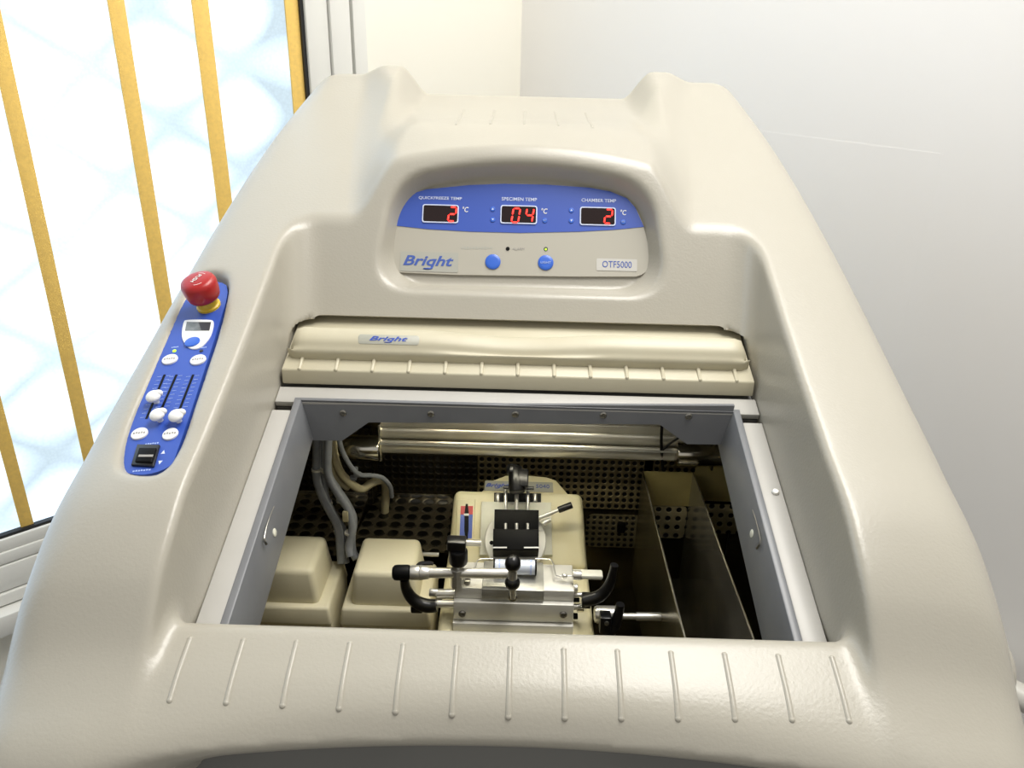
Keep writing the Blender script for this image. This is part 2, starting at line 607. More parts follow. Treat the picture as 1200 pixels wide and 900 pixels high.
def surface_net(fn, lo, hi, h):
    ax = [np.arange(lo[i], hi[i] + h, h, dtype=np.float64) for i in range(3)]
    X, Y, Z = np.meshgrid(*ax, indexing='ij')
    Fv = fn(X, Y, Z)
    n = Fv.shape
    S = Fv < 0
    cells = np.zeros((n[0] - 1, n[1] - 1, n[2] - 1), bool)
    cnt = np.zeros(cells.shape, np.int8)
    for i in (0, 1):
        for j in (0, 1):
            for k in (0, 1):
                cnt += S[i:n[0] - 1 + i, j:n[1] - 1 + j, k:n[2] - 1 + k]
    cells = (cnt > 0) & (cnt < 8)
    idx = -np.ones(cells.shape, np.int64)
    ci = np.argwhere(cells)
    idx[cells] = np.arange(len(ci))
    acc = np.zeros((len(ci), 3)); num = np.zeros(len(ci))
    corners = [(i, j, k) for i in (0, 1) for j in (0, 1) for k in (0, 1)]
    for a in corners:
        for b_ in corners:
            if sum(abs(p - q) for p, q in zip(a, b_)) != 1 or a > b_:
                continue
            fa = Fv[ci[:, 0] + a[0], ci[:, 1] + a[1], ci[:, 2] + a[2]]
            fb = Fv[ci[:, 0] + b_[0], ci[:, 1] + b_[1], ci[:, 2] + b_[2]]
            c = (fa < 0) != (fb < 0)
            t = np.where(c, fa / np.where(c, fa - fb, 1), 0)
            for q in range(3):
                acc[:, q] += np.where(c, a[q] + (b_[q] - a[q]) * t, 0)
            num += c
    V = np.array([lo[0], lo[1], lo[2]]) + (ci + acc / num[:, None]) * h
    faces = []
    for axn in range(3):
        o1, o2 = [(1, 2), (2, 0), (0, 1)][axn]
        sl0 = [slice(None)] * 3; sl1 = [slice(None)] * 3
        sl0[axn] = slice(0, -1); sl1[axn] = slice(1, None)
        e = S[tuple(sl0)] != S[tuple(sl1)]
        E = np.argwhere(e)
        ok = (E[:, o1] > 0) & (E[:, o1] < n[o1] - 1) & (E[:, o2] > 0) & (E[:, o2] < n[o2] - 1)
        E = E[ok]
        neg = S[tuple(E.T)]
        q = []
        for d1, d2 in ((-1, -1), (0, -1), (0, 0), (-1, 0)):
            C = E.copy()
            C[:, o1] += d1; C[:, o2] += d2
            q.append(idx[tuple(C.T)])
        q = np.stack(q, 1)
        q[~neg] = q[~neg][:, ::-1]
        faces.append(q)
    Fc = np.concatenate(faces)
    # pull vertices on to the true surface
    for _ in range(3):
        e = 1e-4
        f = fn(V[:, 0], V[:, 1], V[:, 2])
        g = np.stack([(fn(V[:, 0] + e * (q == 0), V[:, 1] + e * (q == 1), V[:, 2] + e * (q == 2)) - f) / e for q in range(3)], 1)
        st = (f / np.maximum((g * g).sum(1), .25))[:, None] * g
        ln = np.linalg.norm(st, axis=1, keepdims=True)
        st *= np.minimum(1, h * .5 / np.maximum(ln, 1e-9))
        V -= st
    return V, Fc
# ------------------------------------------------------------------ room
uA = ray(1768, 21); uA.z = 0; uA.normalize()          # along the window wall, away
uB = Vector((-uA.y, uA.x, 0))                          # along the right wall, away
d = ray(610.5, 60)
corner = Vector((d.x, d.y, 0)) * (1.78 / d.y)
nA = Vector((uA.y, -uA.x, 0))                          # window wall normal, into the room
nB = -uA                                               # right wall normal, into the room
ROOM_H = 2.7


def wall_quad(name, p, q, z0, z1, n, m, th=.12):
    """slab whose room face runs p->q"""
    b = B()
    o = n * -th
    P = [Vector((p.x, p.y, z0)), Vector((q.x, q.y, z0)), Vector((q.x, q.y, z1)), Vector((p.x, p.y, z1))]
    b.box8([v + o for v in P] + P)
    return tag(b.build(name, m), kind='structure')


def onA(px, py, dep=0.0):
    """window-wall point under a pixel: dep = distance in front of the wall face"""
    return hit(px, py, corner + nA * dep, nA)


def sA(px, py, dep=0.0):
    v = onA(px, py, dep)
    return (v - corner).dot(-uA), v.z


WA = frame(corner, -uA, (0, 0, 1))     # x = distance from the corner toward the camera side, y = height, z = ?
WAn = WA.col[2].to_3d()
sgn = 1 if WAn.dot(nA) > 0 else -1     # which way the frame's z looks
s_r = sA(428, 60)[0]                   # outer right side of the window frame
s_g = sA(357, 60)[0]                   # glass edge (gasket)
z_g = sA(0, 631)[1]                    # glass bottom
z_b = sA(0, 734)[1]                    # underside of the sill
s_l = s_r + 1.75
z_t = 2.25
floor_b = B(); floor_b.box((0, 1.0, -.05), (7, 7, .1)); tag(floor_b.build('floor', 'floor'), kind='structure')
# window wall in four pieces around the opening
pc = lambda s: corner - uA * s
wb = B()
for s0, s1, z0, z1 in ((-.12, s_r, 0, ROOM_H), (s_l, s_l + 1.3, 0, ROOM_H), (s_r, s_l, 0, z_b), (s_r, s_l, z_t, ROOM_H)):
    p, q = pc(s0), pc(s1)
    P = [Vector((p.x, p.y, z0)), Vector((q.x, q.y, z0)), Vector((q.x, q.y, z1)), Vector((p.x, p.y, z1))]
    wb.box8([v - nA * .16 for v in P] + P)
tag(wb.build('wall_left', 'wall_cream'), kind='structure')
wall_quad('wall_right', corner, corner - uB * 3.2, 0, ROOM_H, nB, 'wall')
# faint paint edge running along the right wall
e1 = hit(890, 154.5, corner, nB); e2 = hit(1005, 166, corner, nB)
zt = (e1.z + e2.z) / 2
tb = B()
p, q = corner - uB * .35, corner - uB * .86
P = [Vector((p.x, p.y, .3)), Vector((q.x, q.y, .3)), Vector((q.x, q.y, zt)), Vector((p.x, p.y, zt))]
tb.box8([v for v in P] + [v + nB * .0002 for v in P])
tag(tb.build('trim_1', 'wall'), kind='structure')

# window: local frame x = s, y = z-height, z = out of the wall into the room
WF = Matrix((-uA, Vector((0, 0, 1)), nA)).transposed().to_4x4()
WF.translation = corner
if WF.to_3x3().determinant() < 0:
    WF = Matrix((uA, Vector((0, 0, 1)), nA)).transposed().to_4x4(); WF.translation = corner
    SX = -1
else:
    SX = 1
win = empty('window_1', pc((s_r + s_l) / 2) + Vector((0, 0, z_b)), 'window of frosted wired glass with yellow strips and a white frame', 'window')
win['kind'] = 'structure'


def wbox(s0, s1, z0, z1, d0, d1, bev=0.0, b=None):
    b = b or B(WF)
    b.box((SX * (s0 + s1) / 2, (z0 + z1) / 2, (d0 + d1) / 2), (abs(s1 - s0), abs(z1 - z0), abs(d1 - d0)), bev)
    return b


GD = -.012                              # glass plane depth
sR = [sA(x, 60)[0] for x in (360, 385, 409, 413, 428)]
fb = B(WF)
wbox(sR[1] - .0006, sR[0], z_g - .0, z_t, -.03, .004, .002, fb)
wbox(sR[2], sR[1] - .0022, z_g - .06, z_t, -.03, .010, .002, fb)
zz = [sA(0, y)[1] for y in (633, 647, 661, 692, 708, 716, 734)]
wbox(sR[0], s_l, zz[1], zz[0], -.03, .003, .002, fb)
wbox(sR[1], s_l, zz[2], zz[1] - .0005, -.03, .006, .002, fb)
wbox(sR[1], s_l, zz[3], zz[2] - .002, -.03, .008, .002, fb)
wbox(sR[1], s_l, zz[4] + .002, zz[3] - .002, -.03, .012, .002, fb)
wbox(sR[0], s_l, z_t - .05, z_t, -.03, .01, .002, fb)
wbox(s_l - .05, s_l, zz[3], z_t, -.03, .01, .002, fb)
fb.build('window_frame', 'frame', win)
jb = B(WF)
wbox(sR[3], sR[2], z_b, z_t, -.03, -.004, 0, jb)
jb.build('frame_groove', 'seam', win)
cb = B(WF)
wbox(sR[4], sR[3], z_b, z_t, -.03, .008, .002, cb)
cb.build('casing', 'frame', win)
sb = B(WF)
wbox(sR[4] - .01, s_l + .02, zz[6], zz[4] - .001, -.03, .035, .004, sb)
sb.build('window_sill', 'frame', win)
gb = B(WF)
wbox(sR[0], sR[0] + .006, z_g, z_t, -.012, -.002, 0, gb)
wbox(sR[0], s_l, zz[0], zz[0] + .005, -.012, -.002, 0, gb)
gb.build('gasket', 'gasket', win)

# frosted glass, day behind it
gm, nt, bs = newmat('frosted_wired_glass')
N, L = nt.nodes, nt.links
tc = N.new('ShaderNodeTexCoord')
mp = N.new('ShaderNodeMapping'); mp.inputs['Scale'].default_value = (4.2, 6.0, 1)
mp.inputs['Rotation'].default_value = (0, 0, .5)
L.new(tc.outputs['Object'], mp.inputs['Vector'])
n1 = N.new('ShaderNodeTexNoise'); n1.inputs['Scale'].default_value = 1.3; n1.inputs['Detail'].default_value = 3
L.new(tc.outputs['Object'], n1.inputs['Vector'])
vo = N.new('ShaderNodeTexVoronoi'); vo.feature = 'SMOOTH_F1'; vo.inputs['Scale'].default_value = 1.6
vo.inputs['Smoothness'].default_value = .6
mxv = N.new('ShaderNodeMix'); mxv.data_type = 'VECTOR'; mxv.inputs['Factor'].default_value = .15
L.new(mp.outputs[0], mxv.inputs['A']); L.new(n1.outputs['Color'], mxv.inputs['B'])
L.new(mxv.outputs['Result'], vo.inputs['Vector'])
n2 = N.new('ShaderNodeTexNoise'); n2.inputs['Scale'].default_value = 2.2; n2.inputs['Detail'].default_value = 4
L.new(tc.outputs['Object'], n2.inputs['Vector'])
# soft diamond mesh (a grille some way behind the glass, blurred by it), object x / y are metres
def mt_(op, a, b_=None, c=None):
    n = N.new('ShaderNodeMath'); n.operation = op
    for i, v in enumerate((a, b_, c)):
        if v is None: continue
        if isinstance(v, (int, float)): n.inputs[i].default_value = v
        else: L.new(v, n.inputs[i])
    return n.outputs[0]
spx = N.new('ShaderNodeSeparateXYZ'); L.new(tc.outputs['Object'], spx.inputs[0])
nw = mt_('ADD', mt_('MULTIPLY', n1.outputs['Fac'], 3.0), mt_('MULTIPLY', n2.outputs['Fac'], 1.6))
ux = mt_('MULTIPLY', spx.outputs[0], 14.0); uy = mt_('MULTIPLY', spx.outputs[1], 19.0)
sA_ = mt_('ABSOLUTE', mt_('SINE', mt_('ADD', mt_('ADD', ux, uy), nw)))
sB_ = mt_('ABSOLUTE', mt_('SINE', mt_('ADD', mt_('SUBTRACT', ux, uy), nw)))
cell = mt_('SQRT', mt_('MULTIPLY', sA_, sB_))
cell = mt_('SMOOTH_MAX', cell, .25, .3)
edge_d = N.new('ShaderNodeMapRange'); edge_d.interpolation_type = 'SMOOTHSTEP'
edge_d.inputs['From Min'].default_value = abs(sR[0]) + .02; edge_d.inputs['From Max'].default_value = abs(sR[0]) + .11
edge_d.inputs['To Min'].default_value = .35; edge_d.inputs['To Max'].default_value = 0
L.new(mt_('ABSOLUTE', spx.outputs[0]), edge_d.inputs['Value'])
ad0 = mt_('ADD', mt_('MULTIPLY', mt_('SUBTRACT', 1.0, cell), .66), mt_('MULTIPLY', n2.outputs['Fac'], .9))
adv = mt_('ADD', ad0, edge_d.outputs['Result'])
rp = N.new('ShaderNodeValToRGB')
rp.color_ramp.elements[0].position = .30; rp.color_ramp.elements[0].color = (.66, .82, 1.0, 1)
rp.color_ramp.elements[1].position = .74; rp.color_ramp.elements[1].color = (.27, .335, .375, 1)
L.new(mt_('MULTIPLY', adv, .66), rp.inputs['Fac'])
# fine pebble texture of the glass
vb = N.new('ShaderNodeTexVoronoi'); vb.inputs['Scale'].default_value = 210
L.new(tc.outputs['Object'], vb.inputs['Vector'])
r3 = N.new('ShaderNodeMapRange'); r3.inputs['To Min'].default_value = 1.02; r3.inputs['To Max'].default_value = .90
L.new(vb.outputs['Distance'], r3.inputs['Value'])
mm = N.new('ShaderNodeMix'); mm.data_type = 'RGBA'; mm.blend_type = 'MULTIPLY'; mm.inputs['Factor'].default_value = 1
L.new(rp.outputs['Color'], mm.inputs['A']); L.new(r3.outputs['Result'], mm.inputs['B'])
L.new(mm.outputs['Result'], bs.inputs['Emission Color'])
bs.inputs['Emission Strength'].default_value = 2.35
bs.inputs['Base Color'].default_value = (.05, .055, .06, 1)
bs.inputs['Roughness'].default_value = .3
M['glass'] = gm
wbox(sR[0], s_l, zz[0], z_t, GD - .006, GD).build('glass_pane', 'glass', win)

for (xa, ya, xb, yb, w) in ((-103, 0, 25, 622, .0), (-17.5, 0, 121, 600, 0), (133.5, 0, 188, 320, 0), (236, 0, 263, 240, 0), (344.5, 0, 351.5, 112, 0)):
    xm, ym = (xa + xb) / 2, (ya + yb) / 2
    s = sA(xb, yb, GD + .003)[0] * .5 + sA(xm, ym, GD + .003)[0] * .5
    wpx = 19
    sw = abs(sA(xm + wpx / 2, ym)[0] - sA(xm - wpx / 2, ym)[0])
    b = wbox(s - sw / 2, s + sw / 2, zz[0] - .001, z_t, GD, GD + .004, .001)
    b.build('yellow_strip', 'bar', win)

# pipe on the right wall
pr = B()
pa = hit(1193, 815, corner + nB * .06, nB)
rr_ = 15.5 * (pa - CAM).dot(fwd) / 950
q0 = pa + uB * .28; q1 = pa - uB * .55
pr.cyl(q0, q1, rr_)
po = pr.build('wall_pipe', 'pipe', None)
tag(po, 'cream painted horizontal pipe on the right wall behind the machine', 'pipe')
for k in (.1, -.35):
    c = pa + uB * k
    B().cyl(c, c - nB * .06, .006).build('pipe_bracket', 'pipe', po)

# ------------------------------------------------------------------ the cryostat
cryo = empty('cryostat', (0, .72, 0), 'cream laboratory cryostat with blue display panels and an open cold chamber', 'cryostat')

# plane of the left control strip, resting on the hood's skin
q = [hood_hit(*p) for p in ((228, 340), (262, 340), (146, 535), (200, 535), (200, 440))]
c0 = np.mean(q, 0)
A_ = np.array(q) - c0
_, _, vt = np.linalg.svd(A_)
nn = vt[2]
if nn[2] > 0: nn = -nn     # up = towards smaller D
C0 = c0
pn = Vector((nn[0], nn[1], -nn[2])).normalized()
Pc = W(*C0)
top_ = hit(250, 330, Pc, pn); bot_ = hit(165, 545, Pc, pn)
vv = (top_ - bot_).normalized()
CP = frame(Pc, vv.cross(pn), vv)        # x right, y up the strip, z out
if CP.col[2].to_3d().dot(pn) < 0: print('CP flipped')
outl = [(219, 334), (232, 320), (262, 318), (271, 326), (270, 345), (204, 541), (190, 556), (160, 560), (140, 556), (134, 540), (136, 522)]
poly = poly_on(CP, outl)
area = sum(poly[i][0] * poly[(i + 1) % len(poly)][1] - poly[(i + 1) % len(poly)][0] * poly[i][1] for i in range(len(poly)))
if area < 0: poly = poly[::-1]
lines = []
for i in range(len(poly)):
    a, b_ = poly[i], poly[(i + 1) % len(poly)]
    ex, ey = b_[0] - a[0], b_[1] - a[1]
    l = math.hypot(ex, ey)
    lines.append((ey / l, -ex / l, (ey * a[0] - ex * a[1]) / l))
print('lines', max(-l[2] for l in lines), CP.col[2].to_3d(), area)
u_, v_, n_ = (CP.col[i].to_3d() for i in range(3))
DEP = .0055
PANEL = (C0, (u_.x, u_.y, -u_.z), (v_.x, v_.y, -v_.z), (n_.x, n_.y, -n_.z), lines, .0110)
print('panel fit', [round(float(A_[i] @ nn) * 1000, 1) for i in range(5)])

H_STEP = globals().get('H_STEP', .0034)
V, Fq = surface_net(lambda x, y, z: hood_sdf(x, y, z, PANEL), (-.352, .262, .03), (.352, 1.165, .485), H_STEP)
V[:, 2] = ZC - V[:, 2]
me = bpy.data.meshes.new('hood')
me.from_pydata(V.tolist(), [], Fq[:, ::-1].tolist())
me.validate()
bm = bmesh.new(); bm.from_mesh(me)
bmesh.ops.recalc_face_normals(bm, faces=bm.faces)
# moulded ribs along the front ledge and on top behind the display
rb = B()
for k in range(-6, 7):
    x = k * .0350
    pts = []
    for i in range(12):
        Y = .4125 - .0385 * i / 11
        pts.append(W(x, Y, surfD(x, Y) + .0012))
    rb.rib(pts, .0023)
for k in range(-2, 3):
    x = k * .0366
    pts = [W(x * 1.02, Y, surfD(x, Y) + .0012) for Y in np.linspace(.925, 1.045, 8)]
    rb.rib(pts, .0020)
t_ = bpy.data.meshes.new('t'); rb.bm.to_mesh(t_); bm.from_mesh(t_)
bm.to_mesh(me); bm.free()
print('hood verts', len(me.vertices))
link_mesh('hood', me, 'hood', cryo, None, 60)

# lower cabinet
b = B()
for c_, s_ in (((-.295, .745, .478), (.016, .70, .956)), ((.295, .745, .478), (.016, .70, .956)), ((0, .412, .4875), (.58, .018, .975)), ((0, 1.095, .475), (.60, .016, .95)), ((0, .745, .05), (.60, .70, .1))):
    b.box(c_, s_, .003)
b.build('cabinet', 'cabinet', cryo)
b = B()
b.ball(atY(1150, 776, .47), .022, .8, 1.5, 1.25)
b.build('side_bumper', 'hood', cryo)
# ------------------------------------------------------------------ plate, collar and sliding lid over the chamber
PL = frame(W(0, .55, float(P0(.55))), (1, 0, 0), (0, 1, .308))     # the sloping plate (x across, y up the slope, z out)
PLi = PL.inverted()


def pl(px, py, h=0.0):
    return PLi @ hit(px, py, off(PL, h).translation, PL.col[2].to_3d())


vb_ = pl(600, 478)[1]          # collar back
vf_ = -.165
v_s1 = pl(330, 480)[1]         # front edge of the seam behind the side plates
v_s2 = pl(330, 471.5)[1]
v_b = pl(600, 461)[1]
for sx in (-1, 1):
    b = B(PL)
    b.box((sx * .2125, (vf_ + v_s1) / 2, -.003), (.0175, v_s1 - vf_, .006), .001)
    b.build('side_plate', 'plate', cryo)

b = B(PL)
b.box((0, (v_s2 + v_b) / 2, -.002), (.442, v_b - v_s2, .006), .001)
b.build('rear_trim_strip', 'plate', cryo)
b = B(PL)
b.box((0, (vb_ + .42) / 2, -.010), (.442, .42 - vb_, .006))
b.build('lid_track', 'black' and 'cabinet', cryo)

col = B(PL)
T = .0035
ho, hi = .2030, .1965
# side walls, slightly leaning in, with a folded flange
for sx in (-1, 1):
    a = [(sx * ho, vf_, T), (sx * ho, vb_, T), (sx * hi, vb_, T), (sx * hi, vf_, T)]
    c = [(sx * (ho - .009), vf_, -.040), (sx * (ho - .009), vb_, -.036), (sx * (hi - .0078), vb_, -.036), (sx * (hi - .0078), vf_, -.040)]
    if sx < 0: a, c = a[::-1], c[::-1]
    col.box8([a[0], a[1], a[2], a[3], c[0], c[1], c[2], c[3]], .0012)
col.box((0, vb_ + .0012, T - .0018), (2 * ho, .0036, .0030), .0006)
col.box((0, vf_ - .001, -.012), (2 * ho, .004, .03), .001)
# back wall with the chamfered cut-out
BW = frame(PL @ Vector((0, vb_ - .001, 0)), (1, 0, 0), (0, .0, 1))
outl = [(353, 474), (861, 475.5), (850, 521), (805, 520.5), (773, 497.5), (432, 495), (401, 516.5), (363, 516)]
pp = poly_on(BW, outl)
mb = B(BW); mb.prism(pp, -.004, 0)
me_ = bpy.data.meshes.new('x'); mb.bm.transform(PL.inverted() @ BW); mb.bm.to_mesh(me_); col.bm.from_mesh(me_)
collar = col.build('collar', 'collar', cryo)
b = B(BW)
for x, y in ((402, 484), (505, 485), (604, 485.5), (707, 486.5), (807, 488)):
    c = poly_on(BW, [(x, y)])[0]
    b2 = B(BW)
    b2.rev((c[0], c[1], 0), (c[0], c[1], 1), [(0, .0032), (.0006, .0032), (.0014, .0022), (.0014, .0012), (.0006, .0010), (.0006, 0)], 20)
    b2.build('screw', 'screwm', collar)
for (x, y, xo) in ((322, 625, -1), (908, 577, 1), (903, 625, 1)):
    pass
# round caps and hooked clips on the side walls
for sx, px, py in ((-1, 322, 624), (1, 881, 625)):
    WLn = Vector((-sx, 0, .2)).normalized()
    c = hit(px, py, PL @ Vector((sx * .1925, 0, -.02)), WLn)
    b = B(); b.rev(c - WLn * .002, c + WLn * .1, [(0, .0034), (.0022, .0034), (.0026, .0028), (.0026, 0)], 20)
    b.build('cap', 'mount', collar)
for sx, pts in ((-1, [(319, 594), (312, 612), (307.5, 631), (310, 638)]), (1, [(884, 598), (889, 614), (893, 634), (889, 643)])):
    WLn = Vector((-sx, 0, .2)).normalized()
    P = [hit(x, y, PL @ Vector((sx * .1945, 0, -.012)), WLn) + WLn * .0015 for x, y in pts]
    b = B(); b.tube(P, [.0004, .0005, .0007, .0012], 8)
    b.build('clip', 'screwm', collar)
c = hit(908.5, 577, PL.translation, PL.col[2].to_3d())
b = B(PL); ci = PLi @ c
b.rev((ci.x, ci.y, -.001), (ci.x, ci.y, 1), [(0, .0032), (.0022, .0032), (.003, .0022), (.003, 0)], 20)
b.build('plate_stud', 'chrome', cryo)

# sliding lid
lf = pl(600, 458.5)[1] ; l2 = pl(600, 440, .0150)[1]; l3 = pl(600, 428, .0150)[1]
sl = B(PL)
hx = .2195
sl.box8([(-hx, lf, .0012), (hx, lf, .0012), (hx, .40, .0012), (-hx, .40, .0012), (-hx, l2, .0150), (hx, l2, .0150), (hx, .40, .0150), (-hx, .40, .0150)], .0016)
for k in range(-6, 7):
    x = k * .0338
    sl.rib([(x, l2 + .0015, .0146), (x, l3 + .001, .0160)], .0019)
lid = sl.build('sliding_lid', 'lid', cryo)
# handle: a full-width rounded bar, dipped in the middle
hb = B(PL)
rows = []
XS = [-.2165 + .433 * i / 72 for i in range(73)]
v0 = l3 + .001
for x in XS:
    e = min(1.0, (.2165 - abs(x)) / .012)
    e = math.sqrt(max(0, 1 - (1 - e)**2))
    dip = .0045 * max(0, 1 - (abs(x + .005) / .085))**.9 if abs(x) < .09 else 0
    dip = .0058 * (0.5 + 0.5 * math.cos(min(1, abs(x) / .10) * PI))
    H = (.0342 - dip) * (.55 + .45 * e)
    dv = .004 * (1 - e)
    prof = [(v0 + dv, .010), (v0 + dv - .0004, .020), (v0 + .0006 + dv, .0245), (v0 + .004 + dv, H - .0065), (v0 + .009 + dv, H - .0022), (v0 + .016 + dv, H), (v0 + .024, H - .0004), (v0 + .031, H - .006), (v0 + .034, H - .014), (v0 + .034, .010)]
    q = []
    for i in range(len(prof) - 1):
        a, bq, c, d_ = prof[max(i - 1, 0)], prof[i], prof[i + 1], prof[min(i + 2, len(prof) - 1)]
        for k in range(4):
            t = k / 4
            q.append(tuple(.5 * (2 * bq[j] + (c[j] - a[j]) * t + (2 * a[j] - 5 * bq[j] + 4 * c[j] - d_[j]) * t * t + (-a[j] + 3 * bq[j] - 3 * c[j] + d_[j]) * t**3) for j in (0, 1)))
    q.append(prof[-1])
    rows.append([(x, p[0], p[1]) for p in q])
cl = [(XS[0], v0 + .017, .016)] * len(rows[0])
cr = [(XS[-1], v0 + .017, .016)] * len(rows[0])
hb.grid(rows)
for rr in (rows[0][::-1], rows[-1]):
    hb.bm.faces.new([hb.bm.verts.new(p) for p in rr])
bmesh.ops.remove_doubles(hb.bm, verts=hb.bm.verts, dist=1e-6)
bmesh.ops.recalc_face_normals(hb.bm, faces=hb.bm.faces)
hb.build('lid_handle', 'lid', lid, 50)
# badge on the handle's front bevel
p_a = PL @ Vector((0, v0 + .0038, .0342 - .0066 )); p_b = PL @ Vector((0, v0 + .0145, .0342 - .0002))
BD = frame(p_a, (1, 0, 0), p_b - p_a)
bd = off(BD, .0006)
q = poly_on(bd, [(420, 393), (489, 393.5), (491, 404), (423, 403)])
xs = [p[0] for p in q]; ys = [p[1] for p in q]
b = B(bd); b.prism(rrect(min(xs), min(ys), max(xs), max(ys), .003), -.002, .0005, .0003)
badge = b.build('badge', 'badge', lid)
text('lettering', 'Bright', off(bd, .0006), (min(xs) + max(xs)) / 2, (min(ys) + max(ys)) / 2, .036, .0062, 'bluelabel', badge, .35, bold=.02)

# ------------------------------------------------------------------ display panel
RW = frame(W(0, .75, .279), (1, 0, 0), (0, RC, RS))
DP = off(RW, -.0208)
outp = [(466, 321), (458, 313), (455, 294), (458, 264), (466, 240), (478, 228), (500, 221.5), (550, 216.5), (592, 215), (640, 216), (690, 219.5), (715, 224), (735, 232), (745, 243), (755, 266), (762, 300), (762, 312), (755, 321), (742, 325)]
pp = poly_on(DP, outp)
b = B(DP); b.prism(smooth_poly(pp, 1), -.004, 0)
disp = b.build('display_panel', 'panelcream', cryo)
bl = [(458.2, 264), (466.5, 240), (478.5, 228.5), (500, 222), (550, 217), (592, 215.5), (640, 216.5), (690, 220), (715, 224.5), (734.5, 232.5), (744.5, 243.5), (754.5, 266), (720, 269.3), (680, 271.5), (610, 273), (550, 271.5), (500, 268.5)]
b = B(DP); b.prism(poly_on(DP, bl), 0, .0005)
b.build('blue_band', 'blue', disp)
D2 = off(DP, .0006)


def d2(x, y): return poly_on(D2, [(x, y)])[0]


def slab(name, plane, x0, y0, x1, y1, r, z0, z1, m, parent, bev=0):
    a, c = poly_on(plane, [(x0, y1), (x1, y0)])
    a2, c2 = poly_on(plane, [(x0, y0), (x1, y1)])
    X0, X1 = (a[0] + a2[0]) / 2, (c[0] + c2[0]) / 2
    Y0, Y1 = (a[1] + c2[1]) / 2, (a2[1] + c[1]) / 2
    b = B(plane); b.prism(rrect(X0, Y0, X1, Y1, r), z0, z1, bev)
    return b.build(name, m, parent)


SEG = {'0': 'abcdef', '2': 'abged', '4': 'fgbc'}


def digit(ch, plane, px, py, parent, w=.0070, h=.0150):
    c = poly_on(plane, [(px, py)])[0]
    b = B(plane @ Matrix.Translation((c[0], c[1], 0)) @ Matrix(((1, .12, 0, 0), (0, 1, 0, 0), (0, 0, 1, 0), (0, 0, 0, 1))))
    t = .0017
    pos = {'a': (0, h / 2, 1), 'g': (0, 0, 1), 'd': (0, -h / 2, 1), 'b': (w / 2, h / 4, 0), 'c': (w / 2, -h / 4, 0), 'f': (-w / 2, h / 4, 0), 'e': (-w / 2, -h / 4, 0)}
    for sg in SEG[ch]:
        x, y, hz = pos[sg]
        L_ = (w if hz else h / 2) - .0012
        P = [(-L_ / 2, 0), (-L_ / 2 + t / 2, t / 2), (L_ / 2 - t / 2, t / 2), (L_ / 2, 0), (L_ / 2 - t / 2, -t / 2), (-L_ / 2 + t / 2, -t / 2)]
        if not hz: P = [(-q_, p_) for p_, q_ in P]
        b.prism([(x + p_, y + q_) for p_, q_ in P], 0, .0002)
    MXs = b.MX; b.bm.transform(MXs); b.MX = Matrix.Identity(4)
    return b.build('digit', 'led', parent, None)


for x0, y0, x1, y1, digs in ((495, 240, 537.5, 261.3, [('2', 530, 251)]), (586.5, 241, 629.5, 262.5, [('0', 604.5, 252.3), ('4', 620.5, 252.3)]), (679.5, 243, 721.5, 264.4, [('2', 713, 253.7)])):
    fr = slab('temperature_display', D2, x0, y0, x1, y1, .0025, 0, .0010, 'whiteink', disp)
    slab('display_window', D2, x0 + 1.3, y0 + 1.3, x1 - 1.3, y1 - 1.3, .0018, .0010, .0012, 'led_window', fr)
    D3 = off(D2, .0013)
    for ch, x, y in digs:
        digit(ch, D3, x, y, fr)
for s_, x, y, w in (('QUICKFREEZE TEMP', 516, 232.5, 54), ('SPECIMEN TEMP', 608.6, 233.5, 44), ('CHAMBER TEMP', 701.7, 235, 43)):
    c = d2(x, y); text('lettering', s_, D2, c[0], c[1], w * .00083, .0036, 'whiteink', disp, bold=.008)
for x, y in ((545.5, 245.5), (638, 247.3), (730.5, 249)):
    c = d2(x, y); text('lettering', '°C', D2, c[0], c[1], .0062, .0058, 'white', disp, .15, bold=.01)


def button(name, plane, px, py, r, h, m, parent, ry=None):
    c = poly_on(plane, [(px, py)])[0]
    b = B(plane)
    b.rev((c[0], c[1], 0), (c[0], c[1], 1), [(0, r), (h * .6, r), (h * .9, r * .9), (h, r * .6), (h, 0)], 28)
    if ry: b.bm.transform(Matrix.Translation((c[0], c[1], 0)) @ Matrix.Diagonal((1, ry / r, 1, 1)) @ Matrix.Translation((-c[0], -c[1], 0)))
    return b.build(name, m, parent), c


for x, y, k in ((577.5, 245, 'up'), (577.5, 257.5, 'down'), (669.5, 246.5, 'up'), (669.5, 258.8, 'down'), (638.5, 258.5, 'set'), (730.3, 260.3, 'set')):
    o, c = button('small_button', D2, x, y, .0026, .0008, 'bluebtn', disp)
    D3 = off(D2, .00085)
    if k == 'set':
        text('lettering', 'SET', D3, c[0], c[1], .0034, .0014, 'paleblue', o)
    else:
        q = .0011 * (1 if k == 'up' else -1)
        b = B(D3); b.prism([(c[0] - .0011, c[1] - q * .8), (c[0] + .0011, c[1] - q * .8), (c[0], c[1] + q)], 0, .0001); b.build('arrow_mark', 'whiteink', o)
o, c = button('round_button', DP, 577.6, 307, .0079, .0016, 'bluebtn', disp)
o, c = button('light_button', DP, 639.5, 308, .0079, .0016, 'bluebtn', disp)
text('lettering', 'LIGHT', off(DP, .0017), c[0], c[1], .0105, .0023, 'paleblue', o, bold=.01)
button('alarm_lamp', DP, 595, 291.5, .0020, .0008, 'blackm', disp)
o, c = button('status_lamp', DP, 639.7, 291.8, .0021, .0006, 'darkink', disp)
button('lamp_lens', off(DP, .0006), 639.7, 292.2, .0011, .0005, 'greenled', o)
D1 = off(DP, .0002)
c = poly_on(DP, [(607.5, 291.8)])[0]; text('lettering', 'ALARM', DP, c[0], c[1], .0125, .0028, 'greyink', disp, .1)
b = B(DP)
